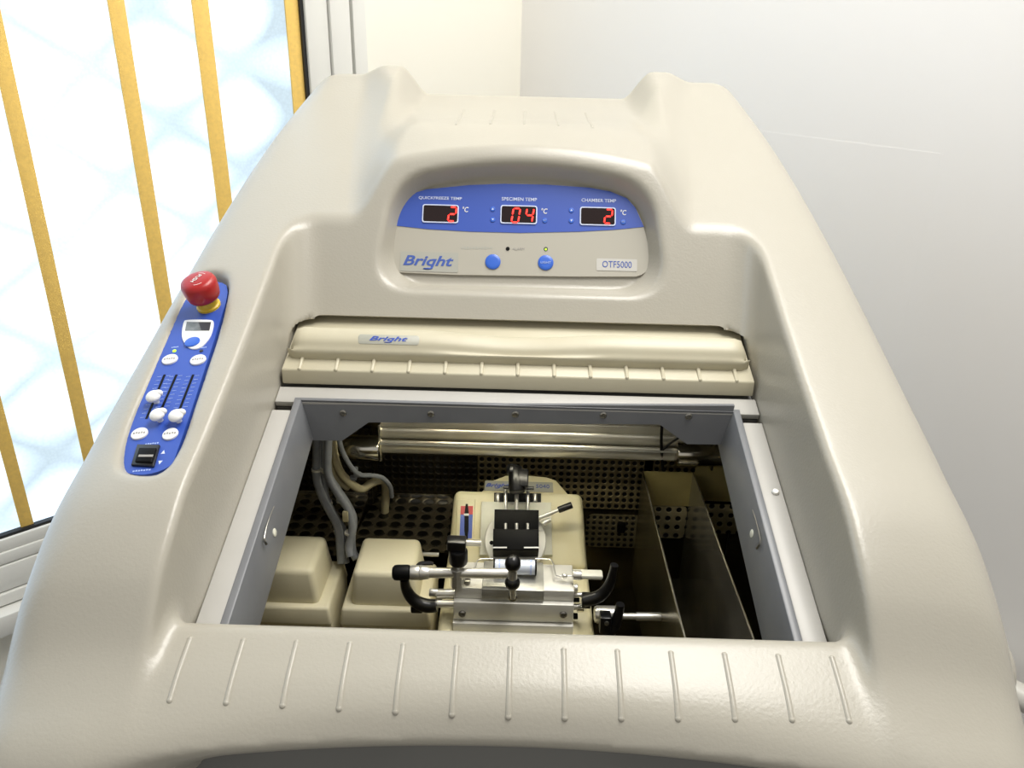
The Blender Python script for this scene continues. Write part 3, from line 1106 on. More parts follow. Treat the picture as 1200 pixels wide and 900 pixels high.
for i in range(11):
    c = poly_on(DP, [(541.5 + i * 3.4, 290.6)])[0]
    b.box((c[0], c[1], .0001), (.0020, .0018 + .0006 * (i % 3), .0002))
b.build('faded_print', 'sticker', disp)
st = slab('brand_sticker', DP, 469, 295.5, 537, 318.5, .001, 0, .0004, 'sticker', disp)
c = poly_on(DP, [(502, 308)])[0]; text('lettering', 'Bright', off(DP, .0004), c[0], c[1], .0515, .0148, 'blueink', st, .3, bold=.022)
st = slab('model_sticker', DP, 699, 303.5, 746.5, 317.5, .001, 0, .0004, 'whitesticker', disp)
c = poly_on(DP, [(723, 310)])[0]; text('lettering', 'OTF5000', off(DP, .0004), c[0], c[1], .0300, .0068, 'blueink', st)

# ------------------------------------------------------------------ control strip on the left shoulder
C1 = off(CP, -DEP + .0006)
pb = [(268, 336), (263, 362), (205, 540), (197, 548), (182, 554), (165, 557), (147, 554), (139, 547), (138, 536), (140, 520), (214, 350), (224, 336), (240, 330), (258, 330)]
b = B(C1); b.prism(smooth_poly(poly_on(C1, pb), 1), -.005, 0)
cpan = b.build('control_panel', 'blue', cryo)


def c1(x, y, z=0): return poly_on(off(C1, z), [(x, y)])[0]


# emergency stop
c = c1(245, 359)
es = B(C1)
es.rev((c[0], c[1], 0), (c[0], c[1], 1), [(0, .0105), (.002, .0105), (.003, .0092), (.008, .0088), (.0125, .0088)], 36)
eso = es.build('emergency_stop', 'yellowcollar', cpan)
es = B(C1)
es.rev((c[0], c[1], .0), (c[0], c[1], 1), [(.010, .008), (.010, .0125), (.012, .0140), (.018, .0152), (.0255, .0156), (.0285, .0144), (.0302, .0108), (.0308, .006), (.0310, 0)], 40)
head = es.build('mushroom_head', 'red', eso, 60)
TC = off(C1, .0311)
text('lettering', 'PUSH', TC, c[0], c[1], .011, .0038, 'white', head, rot=math.radians(242))
for s_ in (-1, 1):
    b = B(TC)
    b.tube([(c[0] + .0088 * math.cos(a), c[1] + .0088 * math.sin(a), -.0012) for a in [s_ * 1.2 - .4 + k * .16 for k in range(6)]], .0007, 6, 2)
    b.build('arrow_mark', 'white', head)
# counter pod
pod = [(215.5, 377.5), (219, 375.5), (248, 375.5), (251.5, 378), (248.5, 392), (243, 401), (236, 408), (228, 410.5), (220, 408), (214.5, 400), (213, 392)]
b = B(C1); b.prism(smooth_poly(poly_on(C1, pod), 2), 0, .0012, .0004); podo = b.build('counter_pod', 'white', cpan)
C2 = off(C1, .0012)
b = B(C2); b.prism(poly_on(C2, [(219, 377.5), (247.5, 377.5), (245.5, 387.5), (217, 387.5)]), 0, .0003); b.build('lcd_screen', 'lcd', podo)
b = B(off(C2, .0003)); b.prism(poly_on(off(C2, .0003), [(233, 378), (247, 378), (245, 387), (236, 387)]), 0, .0001); b.build('lcd_segment_area', 'darkink', podo)
c = poly_on(C2, [(225.5, 401)])[0]
b = B(C2); b.prism(ell(c[0], c[1], .0066, .0062), 0, .0010, .0004); b.build('blue_button', 'bluebtn', podo)
for x, y, wpx, s_ in ((199.5, 422, 17, ''), (232.5, 422.5, 17, ''), (164, 509, 19.5, ''), (200, 509.5, 18, '')):
    c = c1(x, y)
    k = .00078 if y < 450 else .00066
    b = B(C1); b.prism(ell(c[0], c[1], wpx * k / 2, .0062 if y < 450 else .0060), 0, .0016, .0006)
    o = b.build('oval_button', 'white', cpan)
    if s_:
        text('lettering', s_, off(C1, .0016), c[0], c[1], .0085, .0026, 'blueink', o, .2)
    else:
        b = B(off(C1, .0016))
        for i in range(5): b.box((c[0] - .004 + i * .002, c[1] + (i % 2) * .0004, .0001), (.0013, .0016, .0002))
        b.build('worn_print', 'greyink', o)
for x, y, m_ in ((204.5, 411.5, 'greenled'), (236, 411.5, 'darkink')):
    button('indicator_lamp', C1, x, y, .0016, .0008, m_, cpan)
for (xa, ya, xb, yb, kx, ky) in ((193, 439, 171.5, 491, 180, 465), (207, 439, 185.5, 488, 184.5, 486.5), (226.5, 439, 207, 489, 206.5, 487.5)):
    a, e = c1(xa, ya), c1(xb, yb)
    sb_ = B(C1)
    dx, dy = e[0] - a[0], e[1] - a[1]; l = math.hypot(dx, dy); nx, ny = -dy / l * .0010, dx / l * .0010
    sb_.prism([(a[0] + nx, a[1] + ny), (e[0] + nx, e[1] + ny), (e[0] - nx, e[1] - ny), (a[0] - nx, a[1] - ny)], 0, .0002)
    so = sb_.build('slider', 'blackm', cpan)
    tb_ = B(C1)
    for i in range(11):
        t = .04 + i * .092
        X_, Y_ = a[0] + dx * t, a[1] + dy * t
        for sd in (-1, 1):
            tb_.box((X_ + sd * .0038, Y_, .0001), (.0034, .00035, .0002))
    tb_.build('scale_marks', 'paleblue', so)
    k = c1(kx, ky, .006)
    kb = B(C1)
    kb.cyl((k[0], k[1], 0), (k[0], k[1], .005), .0022)
    kb.ball((k[0], k[1], .0065), .0058, 1, 1.05, .62)
    kb.ball((k[0] + .0035, k[1] + .0025, .0070), .0036, 1, .8, .8)
    kb.build('slider_knob', 'white', so)
sw = B(C1)
qq = poly_on(C1, [(162, 522.5), (188, 523), (181, 548), (155, 546.5)])
sw.prism(qq, 0, .0022, .0005)
swo = sw.build('rocker_switch', 'black', cpan)
qq = poly_on(off(C1, .0022), [(164, 526), (184, 526.5), (178.5, 543), (159, 542)])
b = B(off(C1, .0022)); b.prism(qq, 0, .0018, .0007); b.build('rocker', 'blackm', swo)
b = B(off(C1, .004)); b.prism(poly_on(off(C1, .004), [(163, 533), (180, 533), (179, 535.5), (162, 535.5)]), 0, .0003); b.build('rocker_line', 'greyink', swo)
for x, y, q in ((191.5, 530, 1), (187.5, 542, -1)):
    c = c1(x, y); b = B(C1); b.prism([(c[0] - .0016, c[1] - q * .0016), (c[0] + .0016, c[1] - q * .0016), (c[0], c[1] + q * .002)], 0, .0002); b.build('arrow_mark', 'whiteink', cpan)
for x, y, n, st_ in ((178, 520, 6, .0018), (166, 551.5, 7, .0020), (205, 407, 4, .0016), (238, 407.5, 4, .0016)):
    c = c1(x, y); b = B(C1)
    for i in range(n): b.box((c[0] + (i - (n - 1) / 2) * st_, c[1] + (i % 2) * .0002, .0001), (st_ * .66, .0013, .0002))
    b.build('worn_print', 'paleblue', cpan)
# ------------------------------------------------------------------ cold chamber
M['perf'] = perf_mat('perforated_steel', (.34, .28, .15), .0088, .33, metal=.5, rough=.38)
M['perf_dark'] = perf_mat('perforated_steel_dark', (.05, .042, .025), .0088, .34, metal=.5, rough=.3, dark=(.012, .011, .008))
M['perf_fine'] = perf_mat('perforated_steel_fine', (.22, .19, .11), .0080, .30, metal=.5, rough=.3)
M['perf_big'] = perf_mat('punched_shelf', (.10, .085, .055), .0165, .36, metal=.5, rough=.22, stagger=False, dark=(.004, .004, .003))
M['perf_reflection'] = perf_mat('perforated_reflection', (.52, .46, .28), .0120, .27, metal=.4, rough=.3)  # reflection of the perforated wall, painted as a plate of its own
M['yellow_reflection'] = mat('steel_yellow_reflection', (.62, .53, .22), .28, .6, bump=(40, .2, .003), var=(25, (.45, .38, .16), .8))  # yellow reflection in the steel, put into the base colour

FL = .68
XB = .272


def sheet(name, c, u, v, w, h, m, parent, th=.002):
    """flat sheet centred at c, spanned by u x v, its own frame for the punched pattern"""
    F_ = frame(c, u, v)
    b = B(F_); b.box((0, 0, -th / 2), (w, h, th), .0004)
    return b.build(name, m, parent)


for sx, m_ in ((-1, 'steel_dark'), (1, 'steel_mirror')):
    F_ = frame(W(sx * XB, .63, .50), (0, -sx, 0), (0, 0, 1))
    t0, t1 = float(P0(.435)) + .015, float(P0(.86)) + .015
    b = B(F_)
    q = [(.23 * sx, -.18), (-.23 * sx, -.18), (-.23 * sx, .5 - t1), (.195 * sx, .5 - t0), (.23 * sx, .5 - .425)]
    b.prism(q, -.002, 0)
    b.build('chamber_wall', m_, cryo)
sheet('chamber_wall', W(0, .862, .50), (1, 0, 0), (0, 0, 1), 2 * XB, .40, 'steel_dark', cryo)
sheet('chamber_wall', W(0, .432, .52), (-1, 0, 0), (0, 0, 1), 2 * XB, .24, 'steel_dark', cryo)
sheet('chamber_floor', W(0, .645, FL), (1, 0, 0), (0, 1, 0), 2 * XB, .44, 'steel_dark', cryo)
Yb = .856


def bsheet(name, px, py, qx, qy, m, Y=Yb, th=.002, r=.003):
    a, c = atY(px, py, Y), atY(qx, qy, Y)
    F_ = frame(((a.x + c.x) / 2, Y, (a.z + c.z) / 2), (1, 0, 0), (0, 0, 1))
    w, h = abs(c.x - a.x), abs(a.z - c.z)
    b = B(F_); b.prism(rrect(-w / 2, -h / 2, w / 2, h / 2, r), -th, 0, .0004)
    return b.build(name, m, cryo)


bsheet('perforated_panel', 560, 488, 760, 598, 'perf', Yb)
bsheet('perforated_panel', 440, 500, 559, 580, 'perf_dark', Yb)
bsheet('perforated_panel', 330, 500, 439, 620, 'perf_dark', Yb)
bsheet('perforated_panel', 688, 603, 770, 643, 'perf_fine', Yb - .012, r=.008)
bsheet('perforated_panel', 761, 488, 860, 560, 'perf', Yb)
a = atY(728, 618, Yb - .014)
b = B(); b.box(a, (.010, .006, .015), .002); b.build('rubber_grommet', 'blackm', cryo)

# punched shelves on the left
for name, pix, D_ in (('punched_shelf', [(441, 583), (531, 585), (527, 646), (405, 646)], .530), ('punched_shelf', [(322, 580), (432, 580), (408, 650), (288, 650)], .535)):
    F_ = frame(W((-.11 if pix[0][0] > 400 else -.21), .80, D_), (1, 0, 0), (0, 1, 0))
    b = B(F_); b.prism(poly_on(F_, pix)[::-1], -.002, 0)
    b.build(name, 'perf_big', cryo)
    q = poly_on(F_, pix)
    b = B(F_); b.box(((q[0][0] + q[1][0]) / 2, q[0][1] + .001, .003), (q[1][0] - q[0][0], .0015, .008), .0004)
    b.build('shelf_lip', 'edge' if pix[0][0] < 400 else 'steel', cryo)
a, c = atD(487, 649, .524), atD(514, 650, .524)
b = B(); b.cyl(a, c, .0022); b.build('shelf_rod', 'chrome', cryo)

# strip lamp with polished covers under the back of the collar
YL = .800
a0, a1 = atY(447, 511, YL), atY(836, 514, YL)
zc1 = (a0.z + a1.z) / 2
a2 = atY(640, 528, YL - .004)
zc2 = a2.z
lamp = B()
x0, x1 = a0.x, a1.x


def channel(b, z, Y, r, x0, x1, a_s=-75, a_e=75, k=10):
    rows = []
    for i in range(k + 1):
        t = math.radians(a_s + (a_e - a_s) * i / k)
        rows.append([(x, Y - r * math.cos(t) * .4, z + r * math.sin(t)) for x in (x0, x1)])
    b.grid(rows)


lamp = B()
channel(lamp, zc1, YL, .0072, x0, x1)
channel(lamp, zc2, YL - .004, .0085, x0, x1)
lamp.box(((x0 + x1) / 2, YL + .016, (zc1 + zc2) / 2), (x1 - x0, .02, .042), .001)
M['lampcover'] = mat('silvery_lamp_cover', (.72, .70, .62), .26, .7, bump=(25, .2, .002), var=(12, (.42, .37, .26), .8))
lampo = lamp.build('lamp_housing', 'lampcover', cryo)
for x in (x0, x1):
    b = B(); b.box((x, YL + .003, (zc1 + zc2) / 2), (.003, .030, .046), .001); b.build('lamp_bracket', 'edge', lampo)
b = B(); b.box(((x0 + x1) / 2, YL - .0125, (zc1 + zc2) / 2 ), (x1 - x0, .002, .0018), .0004); b.build('lamp_rail', 'seam', lampo)
# short polished ducts at the two ends
for pa_, pb_, n in (((392, 524), (446, 526), 0), ((792, 531), (852, 535), 1)):
    c_, e_ = atY(*pa_, YL - .01), atY(*pb_, YL - .01)
    b = B(); b.cyl(c_, (e_.x, c_.y, c_.z), .0145 if n == 0 else .0135, bev=.002)
    b.build('end_duct', 'steel', cryo)
b = B(); b.tube([atY(776, 494, .79), atY(775, 520, .79), atY(777, 550, .80)], .0017); b.tube([atY(800, 510, .79), atY(785, 520, .79), atY(776, 528, .79)], .0012)
b.build('sensor_wire', 'blackm', cryo)

b = B(); b.cyl(W(-.10, .694, .331), W(.09, .694, .331), .0055, bev=.001)
M['tube'] = mat('lit_tube', (.8, .8, .75), .5, emit=(1.0, .93, .72), est=32.0)
b.build('chamber_light_tube', 'tube', cryo)

# ---- polished steel tray on the right
D_T = .470
tray = empty('steel_tray', W(.175, .67, FL), 'polished steel tray with two bright thin rims at the right of the chamber', 'tray')
xl, xr = .1462, .2040
e0, e1_ = .540 - .03, .808
tb = B()
for x in (xl, xr):
    tb.box((x, (e0 + e1_) / 2, ZC - D_T - .075), (.0012, e1_ - e0, .150))
tb.build('side_sheet', 'steel_mirror', tray) if 0 else None
for x in (xl, xr):
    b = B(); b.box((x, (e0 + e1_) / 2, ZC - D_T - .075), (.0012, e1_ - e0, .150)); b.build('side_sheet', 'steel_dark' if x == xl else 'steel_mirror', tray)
    b = B(); b.cyl((x, e0, ZC - D_T), (x, e1_, ZC - D_T), .0011, seg=10); b.build('bright_rim', 'edge', tray)
b = B(); b.box(((xl + xr) / 2, (e0 + e1_) / 2, ZC - D_T - .150), (xr - xl + .0012, e1_ - e0, .0012)); b.build('tray_floor', 'steel_mirror', tray)
b = B(); b.box(((xl + xr) / 2, e1_, ZC - D_T - .0225), (xr - xl, .0012, .045)); b.build('end_plate', 'yellow_reflection', tray)  # steel end wall painted with its yellow reflection
F_ = frame(((xl + xr) / 2, e1_ - .001, ZC - D_T - .068), (1, 0, 0), (0, 0, 1))
b = B(F_); b.prism(rrect(-(xr - xl) / 2 + .001, -.022, (xr - xl) / 2 - .001, .022, .006), -.002, 0, .0005); b.build('punched_reflection', 'perf_reflection', tray)  # added plate painting the perforated reflection inside the tray
# outer face beyond the tray: added plates painting the yellow and punched reflections of the chamber's right side
F_ = frame(W(.238, .815, .492), (1, 0, 0), (0, 0, 1)); b = B(F_); b.prism(rrect(-.030, -.020, .030, .026, .003), -.002, 0, .0005); b.build('yellow_reflection_plate', 'yellow_reflection', cryo)
F_ = frame(W(.238, .812, .535), (1, 0, 0), (0, 0, 1)); b = B(F_); b.prism(rrect(-.030, -.020, .030, .020, .006), -.002, 0, .0005); b.build('punched_reflection', 'perf_reflection', cryo)

# ---- cream boxes
def frustum(b, x0, x1, y0, y1, zt_, zb_, ix0, ix1, iy0, iy1, bev=.004):
    b.box8([(x0, y0, zb_), (x1, y0, zb_), (x1, y1, zb_), (x0, y1, zb_), (x0 + ix0, y0 + iy0, zt_), (x1 - ix1, y0 + iy0, zt_), (x1 - ix1, y1 - iy1, zt_), (x0 + ix0, y1 - iy1, zt_)], bev, 3)


def cover_box(name, xa, xb, ya, yb, label):
    root = empty(name, ((xa + xb) / 2, (ya + yb) / 2, ZC - FL), label, 'box', 'cream boxes in the chamber')
    b = B()
    frustum(b, xa + .002, xb - .002, ya + .002, yb, ZC - .556, ZC - FL, -.002, -.002, -.002, 0, .003)
    b.build('box_body', 'bin', root)
    b = B()
    frustum(b, xa - .001, xb + .001, ya - .002, yb, ZC - .536, ZC - .557, .003, .003, .002, .002, .003)
    frustum(b, xa + .010, xb - .012, ya + .006, yb - .004, ZC - .498, ZC - .54, .003, .005, .003, .006, .006)
    b.build('raised_lid', 'bin', root)
    return root


cover_box('storage_box', -.1700, -.0800, .636, .716, 'cream plastic box with raised lid between the left box and the microtome')
cover_box('storage_box', -.2640, -.1790, .636, .716, 'cream plastic box with raised lid at the far left of the chamber')

# ---- hoses hanging at the left
hs = empty('hose_bundle', atY(400, 650, .72), 'bundle of grey and beige hoses tied together hanging at the left of the chamber', 'hoses')


def hose(pts, r, m, Y0=.735, Y1=.70):
    P = []
    for i, (x, y) in enumerate(pts):
        P.append(atY(x, y, Y0 + (Y1 - Y0) * i / (len(pts) - 1)))
    b = B(); b.tube(P, r, 12, 5); b.build('hose', m, hs, 60)
    return P


g = .0043
hose([(371, 505), (371, 530), (371, 560), (378, 582), (386, 598), (396, 618), (399, 645), (400, 660)], g, 'rubber')
hose([(376, 505), (376, 530), (380, 558), (381, 580), (389, 600), (402, 622), (403, 645), (405, 660)], g, 'rubber', .742, .706)
hose([(385, 505), (384, 530), (384, 552), (390, 568), (400, 584), (410, 600), (413, 620), (409, 640), (411, 652)], g, 'rubber', .728, .69)
hose([(381, 505), (380, 530), (382, 552), (396, 575), (406, 590), (414, 608), (412, 630), (413, 645), (418, 655)], g, 'rubber', .74, .70)
hose([(390, 505), (391, 530), (398, 552), (412, 567), (424, 573), (436, 566), (448, 563), (452, 572), (451, 600)], .0046, 'hose2', .745, .80)
hose([(390, 515), (388, 545), (395, 562), (408, 572)], .0035, 'hose2', .75, .77)
hose([(396, 505), (400, 525), (410, 545), (421, 556), (434, 557), (448, 560), (457, 570), (459, 582)], .0026, 'rubber', .735, .79)
for x, y, r in ((371, 550, 7), (382, 551, 7), (383, 588, 8), (400, 586, 8), (397, 623, 8), (410, 624, 7)):
    p = atY(x, y, .726 if x < 405 else .70)
    b = B(); b.rev(p + Vector((0, 0, -.0012)), p + Vector((0, 0, 1)), [(0, .0046), (0, .0054), (.0024, .0054), (.0024, .0046)], 20); b.ball(p + Vector((.005, -.002, 0)), .0018)
    b.build('cable_tie', 'tie', hs)
for p in (atY(415, 550, .76), atY(419, 556, .762), atY(414, 560, .765)):
    b = B(); b.box(p, (.008, .006, .005), .0015); b.build('hose_clip', 'rubber', hs)
p = atY(405, 605, .70); b = B(); b.box(p, (.006, .004, .012), .001); b.build('hose_clip', 'hose2', hs)
# ------------------------------------------------------------------ microtome
mt = empty('microtome', (-.002, .70, ZC - FL), 'cream microtome with silver knife holder and black knobs in the middle of the chamber', 'microtome')
CF = frame(W(0, .70, .518), (1, 0, 0), (0, .06, .049))           # sloping front face
t_ = poly_on(CF, [(533, 573), (682, 574), (687, 655), (526, 655)])
b = B(CF)
vt, vbm = t_[0][1], t_[2][1] - .012
xm = [p[0] for p in t_]
P = [(xm[0], vt), (xm[1], vt), (xm[2] + .001, vbm), (xm[3] - .001, vbm)]
lo_ = [(xm[0] - .006, vt - .004), (xm[1] + .006, vt - .004), (xm[2] + .006, vbm), (xm[3] - .006, vbm)]
b.box8([(*lo_[3], -.07), (*lo_[2], -.07), (*lo_[1], -.07), (*lo_[0], -.07), (*P[3], 0), (*P[2], 0), (*P[1], 0), (*P[0], 0)], .007, 4)
casing = b.build('casing', 'cast', mt)
# base casting with flared foot
b = B()
a = atD(512, 735, .535); c = atD(697, 738, .535)
b.box8([(a.x - .002, .585, ZC - .66), (c.x + .002, .585, ZC - .66), (c.x + .004, .76, ZC - .66), (a.x - .004, .76, ZC - .66),
        (a.x, .59, ZC - .537), (c.x, .59, ZC - .537), (c.x - .002, .72, ZC - .522), (a.x + .002, .72, ZC - .522)], .007, 4)
b.build('base_casting', 'cast', mt)
b = B(); b.box(W(0, .68, .672), (.19, .22, .015), .004); b.build('foot_plate', 'steel_dark', mt)
# rear cowl with name sticker
z_c = .476
cw = [(563, 576), (578, 562), (592, 556.5), (610, 555.5), (640, 558), (652, 562), (666, 578), (668, 584), (560, 583)]
F_ = frame(W(0, .79, z_c), (1, 0, 0), (0, 1, 0))
b = B(F_); b.prism(poly_on(F_, cw)[::1], -.10, 0, .003); cowl = b.build('rear_cowl', 'cast', mt)
st = slab('name_sticker', off(F_, .0004), 568, 564.5, 648, 576, .001, -.0002, .0003, 'sticker', cowl)
D3 = off(F_, .0007)
c = poly_on(D3, [(583, 569.5)])[0]; text('lettering', 'Bright', D3, c[0], c[1], .026, .0105, 'bluelabel', st, .3, bold=.02)
c = poly_on(D3, [(636, 570)])[0]; text('lettering', '5040', D3, c[0], c[1], .0150, .0075, 'blueink', st)
# slot with two fixing pins
sl_ = B(off(CF, .0003)); sl_.prism(poly_on(off(CF, .0003), [(579, 577.5), (634, 578.5), (634, 590), (579, 589)]), -.001, .0005)
slo = sl_.build('slot', 'blackm', casing)
for x in (583.5, 627):
    p, q = (poly_on(off(CF, .002), [(x, y)])[0] for y in (578.5, 588.5))
    b = B(off(CF, .002)); b.cyl((p[0], p[1], 0), (q[0], q[1], 0), .0026, bev=.0006); b.build('fixing_pin', 'chrome', slo)
# thickness scale
sc_ = B(CF); sc_.prism(poly_on(CF, [(536, 585.5), (557, 585.5), (556, 634), (534, 634)]), -.001, .0016, .0008); sco = sc_.build('scale_surround', 'cast', casing)
C3 = off(CF, .0017)
b = B(C3); b.prism(poly_on(C3, [(540, 593), (554.5, 593), (554, 603), (539.5, 603)]), 0, .0002); b.build('red_label', 'redlabel', sco)
b = B(C3); b.prism(poly_on(C3, [(539.5, 603), (554, 603), (553, 631), (538.5, 631)]), 0, .0002); b.build('blue_label', 'bluelabel', sco)
C4 = off(C3, .0003)
b = B(C4); b.prism(smooth_poly(poly_on(C4, [(544.5, 590.5), (549.5, 590.5), (549, 632), (544, 632)]), 1), 0, .0002); b.build('scale_slot', 'blackm', sco)
b = B(off(C4, .0002)); b.prism(poly_on(off(C4, .0002), [(543.5, 602), (549.5, 602), (549.5, 604.5), (543.5, 604.5)]), 0, .001, .0003); b.build('pointer', 'white', sco)
# specimen orientation plate and disk
b = B(CF); b.prism(poly_on(CF, [(564.5, 589.5), (645.5, 590.5), (647, 652), (562, 652)]), 0, .006, .001); b.build('mounting_plate', 'mount', mt)
p = poly_on(off(CF, .010), [(604, 634)])[0]
b = B(CF); b.rev((p[0], p[1], .006), (p[0], p[1], 1), [(0, .0325), (.007, .0325), (.008, .0315), (.008, 0)], 48); dk = b.build('disk', 'alu', mt)
p = poly_on(off(CF, .0145), [(576, 636)])[0]
b = B(CF); b.rev((p[0], p[1], .0142), (p[0], p[1], 1), [(0, .0022), (.0004, .0022), (.0004, 0)], 16); b.build('pin_hole', 'blackm', dk)
# black specimen clamp
cl_ = empty('specimen_clamp', CF @ Vector((0, -.02, .02)), None, None)
bpy.data.objects.remove(cl_)
b = B(off(CF, .012)); b.prism(poly_on(off(CF, .026), [(579.5, 596.5), (631.5, 597.5), (631, 623), (579, 623)]), 0, .014, .0008)
bp_ = off(CF, .040)
up_ = B(off(CF, .012)); up_.prism(poly_on(bp_, [(578, 619.5), (631.5, 620), (631.5, 645), (577.5, 645)]), 0, .028, .0008)
mm_ = bpy.data.meshes.new('x'); up_.bm.to_mesh(mm_); b.bm.from_mesh(mm_)
clamp = b.build('specimen_clamp', 'blackm', mt)
pz = off(CF, .028)
b = B(bp_); b.prism(poly_on(bp_, [(577.5, 641), (594, 641), (594, 642.5), (577.5, 642.5)]), 0, .0006); b.prism(poly_on(bp_, [(614, 641), (631.5, 641), (631.5, 642.5), (614, 642.5)]), 0, .0006)
b.build('clamp_jaw_edge', 'chrome', clamp)
for x, yt, r in ((592.5, 572, .0019), (605.5, 568, .0022), (618.5, 573.5, .0019)):
    p, q = (poly_on(off(CF, .018), [(x, y)])[0] for y in (yt, 601))
    b = B(off(CF, .018)); b.cyl((p[0], p[1], 0), (q[0], q[1], 0), r, bev=.0004)
    p, q = (poly_on(pz, [(x, y)])[0] for y in (613, 621))
    p, q = (off(CF, .018).inverted() @ (pz @ Vector((p_[0], p_[1], -.0012))) for p_ in (p, q))
    b.cyl(p, q, r * .8)
    b.build('guide_pin', 'chrome', clamp)
# winged clamping screw on top of the pins
kb = B(pz)
q = [poly_on(pz, [p_])[0] for p_ in ((606, 577.5), (604, 549), (600, 547), (612, 561), (590, 571), (626, 573))]
kb.cyl((q[0][0], q[0][1], .002), (q[1][0], q[1][1], .004), .0088, .0074, bev=.001)
kb.box(((q[3][0]), q[3][1] - .002, .004), (.0130, .020, .013), .002)
kb.cyl((q[2][0], q[2][1] - .010, .005), (q[2][0], q[2][1], .005), .0058, bev=.0015)
kb.box(((q[4][0] + q[5][0]) / 2, q[4][1], .000), (q[5][0] - q[4][0], .0035, .003), .0008)
kb.build('clamp_screw', 'black', clamp)
# orientation lever
b = B(off(CF, .022)); lv = off(CF, .022)
q = [poly_on(lv, [p_])[0] for p_ in ((630, 607.5), (654, 598.5), (670, 593.0), (637, 613), (645, 609))]
b.cyl((*q[0], 0), (*q[1], .002), .0024, .0019); b.cyl((*q[3], -.002), (*q[4], 0), .0030, .0022)
lev = b.build('orientation_lever', 'chrome', mt)
b = B(lv); b.cyl((*q[1], .002), (*q[2], .004), .0034, .0036, bev=.0006); b.build('lever_grip', 'black', lev)
# horizontal shaft on the left of the face
a, c = atY(545, 636, .672), atY(564, 636.5, .672)
b = B(); b.cyl(a, c, .0034); b.build('side_shaft', 'chrome', mt)

# ---- knife holder carriage
XL, XR = -.0548, .0590
kn = B(); kn.box(((XL + XR) / 2, .6370, ZC - .5135), (XR - XL, .052, .021), .0008)
k1 = kn.build('knife_block', 'alu', mt)
kn = B(); kn.box(((XL + XR) / 2, .6360, ZC - .537), (XR - XL + .001, .056, .023), .0008)
kn.box(((XL + XR) / 2, .6300, ZC - .560), (XR - XL + .001, .052, .022), .0008)
kn.build('slide_block', 'alu', mt)
tz = .4905
kn = B(); kn.box(((XL + XR) / 2 + .0005, .6365, ZC - .4965), (XR - XL - .001, .0405, .0120), .0008); kn.build('top_block', 'alu', mt)
a, c = atD(566, 675, .489), atD(637, 675, .489)
kn = B(); kn.box(((a.x + c.x) / 2, .6350, ZC - .4950), (c.x - a.x, .0440, .0128), .0006); kn.build('clamping_plate', 'alu_dark', mt)
for x, y in ((541.8, 719), (660, 720)):
    p = atY(x, y, .6108)
    b = B(); b.rev(p, p + Vector((0, -1, 0)), [(-.002, .0036), (.0012, .0036), (.0020, .0028), (.0020, .0016), (.0010, .0015), (.0010, 0)], 24); b.build('cap_screw', 'screwm', k1)
p = atD(547.5, 681, .488); b = B(); b.rev(p - Vector((0, 0, .003)), p + Vector((0, 0, 1)), [(0, .0032), (.0045, .0032), (.005, .0024), (.005, .0014), (.004, .0012), (.004, 0)], 20); b.build('cap_screw', 'screwm', k1)
# roller with blue rings
a, c = atY(580, 664, .636), atY(627, 665, .636)
b = B(); b.cyl(a, c, .0072, bev=.0005); ro = b.build('roller', 'roller', mt)
for f_ in (.10, .88):
    b = B(); p = a.lerp(c, f_); b.cyl(p, p + (c - a) * .03, .0073); b.build('blue_ring', 'paleblue', ro)
for p, q in ((a - Vector((.0015, 0, 0)), a), (c, c + Vector((.0015, 0, 0)))):
    b = B(); b.cyl(p, q, .0078); b.build('roller_cap', 'blackm', ro)
# clamping rod, with knob
Yr = .619
def rx(x, y=671): return atY(x, y, Yr)
b = B()
b.cyl(rx(481), rx(492), .0068, bev=.0006)
b.cyl(rx(492), rx(503, 671.2), .0072, .0058, bev=.0004)
b.cyl(rx(500), rx(601, 672.2), .0049)
b.cyl(rx(564, 671.7), rx(566, 671.7), .0052)
rod = b.build('clamping_rod', 'chrome', mt)
b = B()
p0_, p1_ = rx(460), rx(481)
L_ = (p1_ - p0_).length
b.rev(p0_, p1_, [(0, 0), (.0002, .0052), (.002, .0070), (.0045, .0074), (L_ - .003, .0074), (L_ - .001, .0068), (L_, .0055)], 14)
b.build('rod_knob', 'blackm', rod)
b = B(); b.tube([atY(487, 667, .628), atY(492, 661, .632), atY(503, 660, .634), atY(508, 661, .634)], [.0016, .0022, .0022, .0014], 8); b.build('rod_catch', 'black', rod)
# hexagonal post
pc_ = atY(535.5, 671, .6175)
b = B(); b.rev((pc_.x, .6195, ZC - .4905), (pc_.x, .6195, ZC - .4), [(0, .0062), (.013, .0064), (.019, .0064), (.0202, .0055), (.0202, 0)], 8); post = b.build('post', 'chrome', mt)
b = B(); zz0 = ZC - .4905 + .0202
b.rev((pc_.x + .0012, .6195, zz0 - .001), (pc_.x + .0012, .6195, 3), [(0, .0018), (.007, .0018)], 14); b.build('stem', 'chrome', post)
b = B()
b.rev((pc_.x + .0012, .6195, zz0 + .0055), (pc_.x + .0012, .6195, 3), [(0, .0045), (.001, .0082), (.003, .0088), (.014, .0088), (.0155, .008)], 28)
b.box((pc_.x - .0004, .6215, zz0 + .0265), (.0172, .0130, .0100), .0012)
b.build('post_knob', 'black', post)
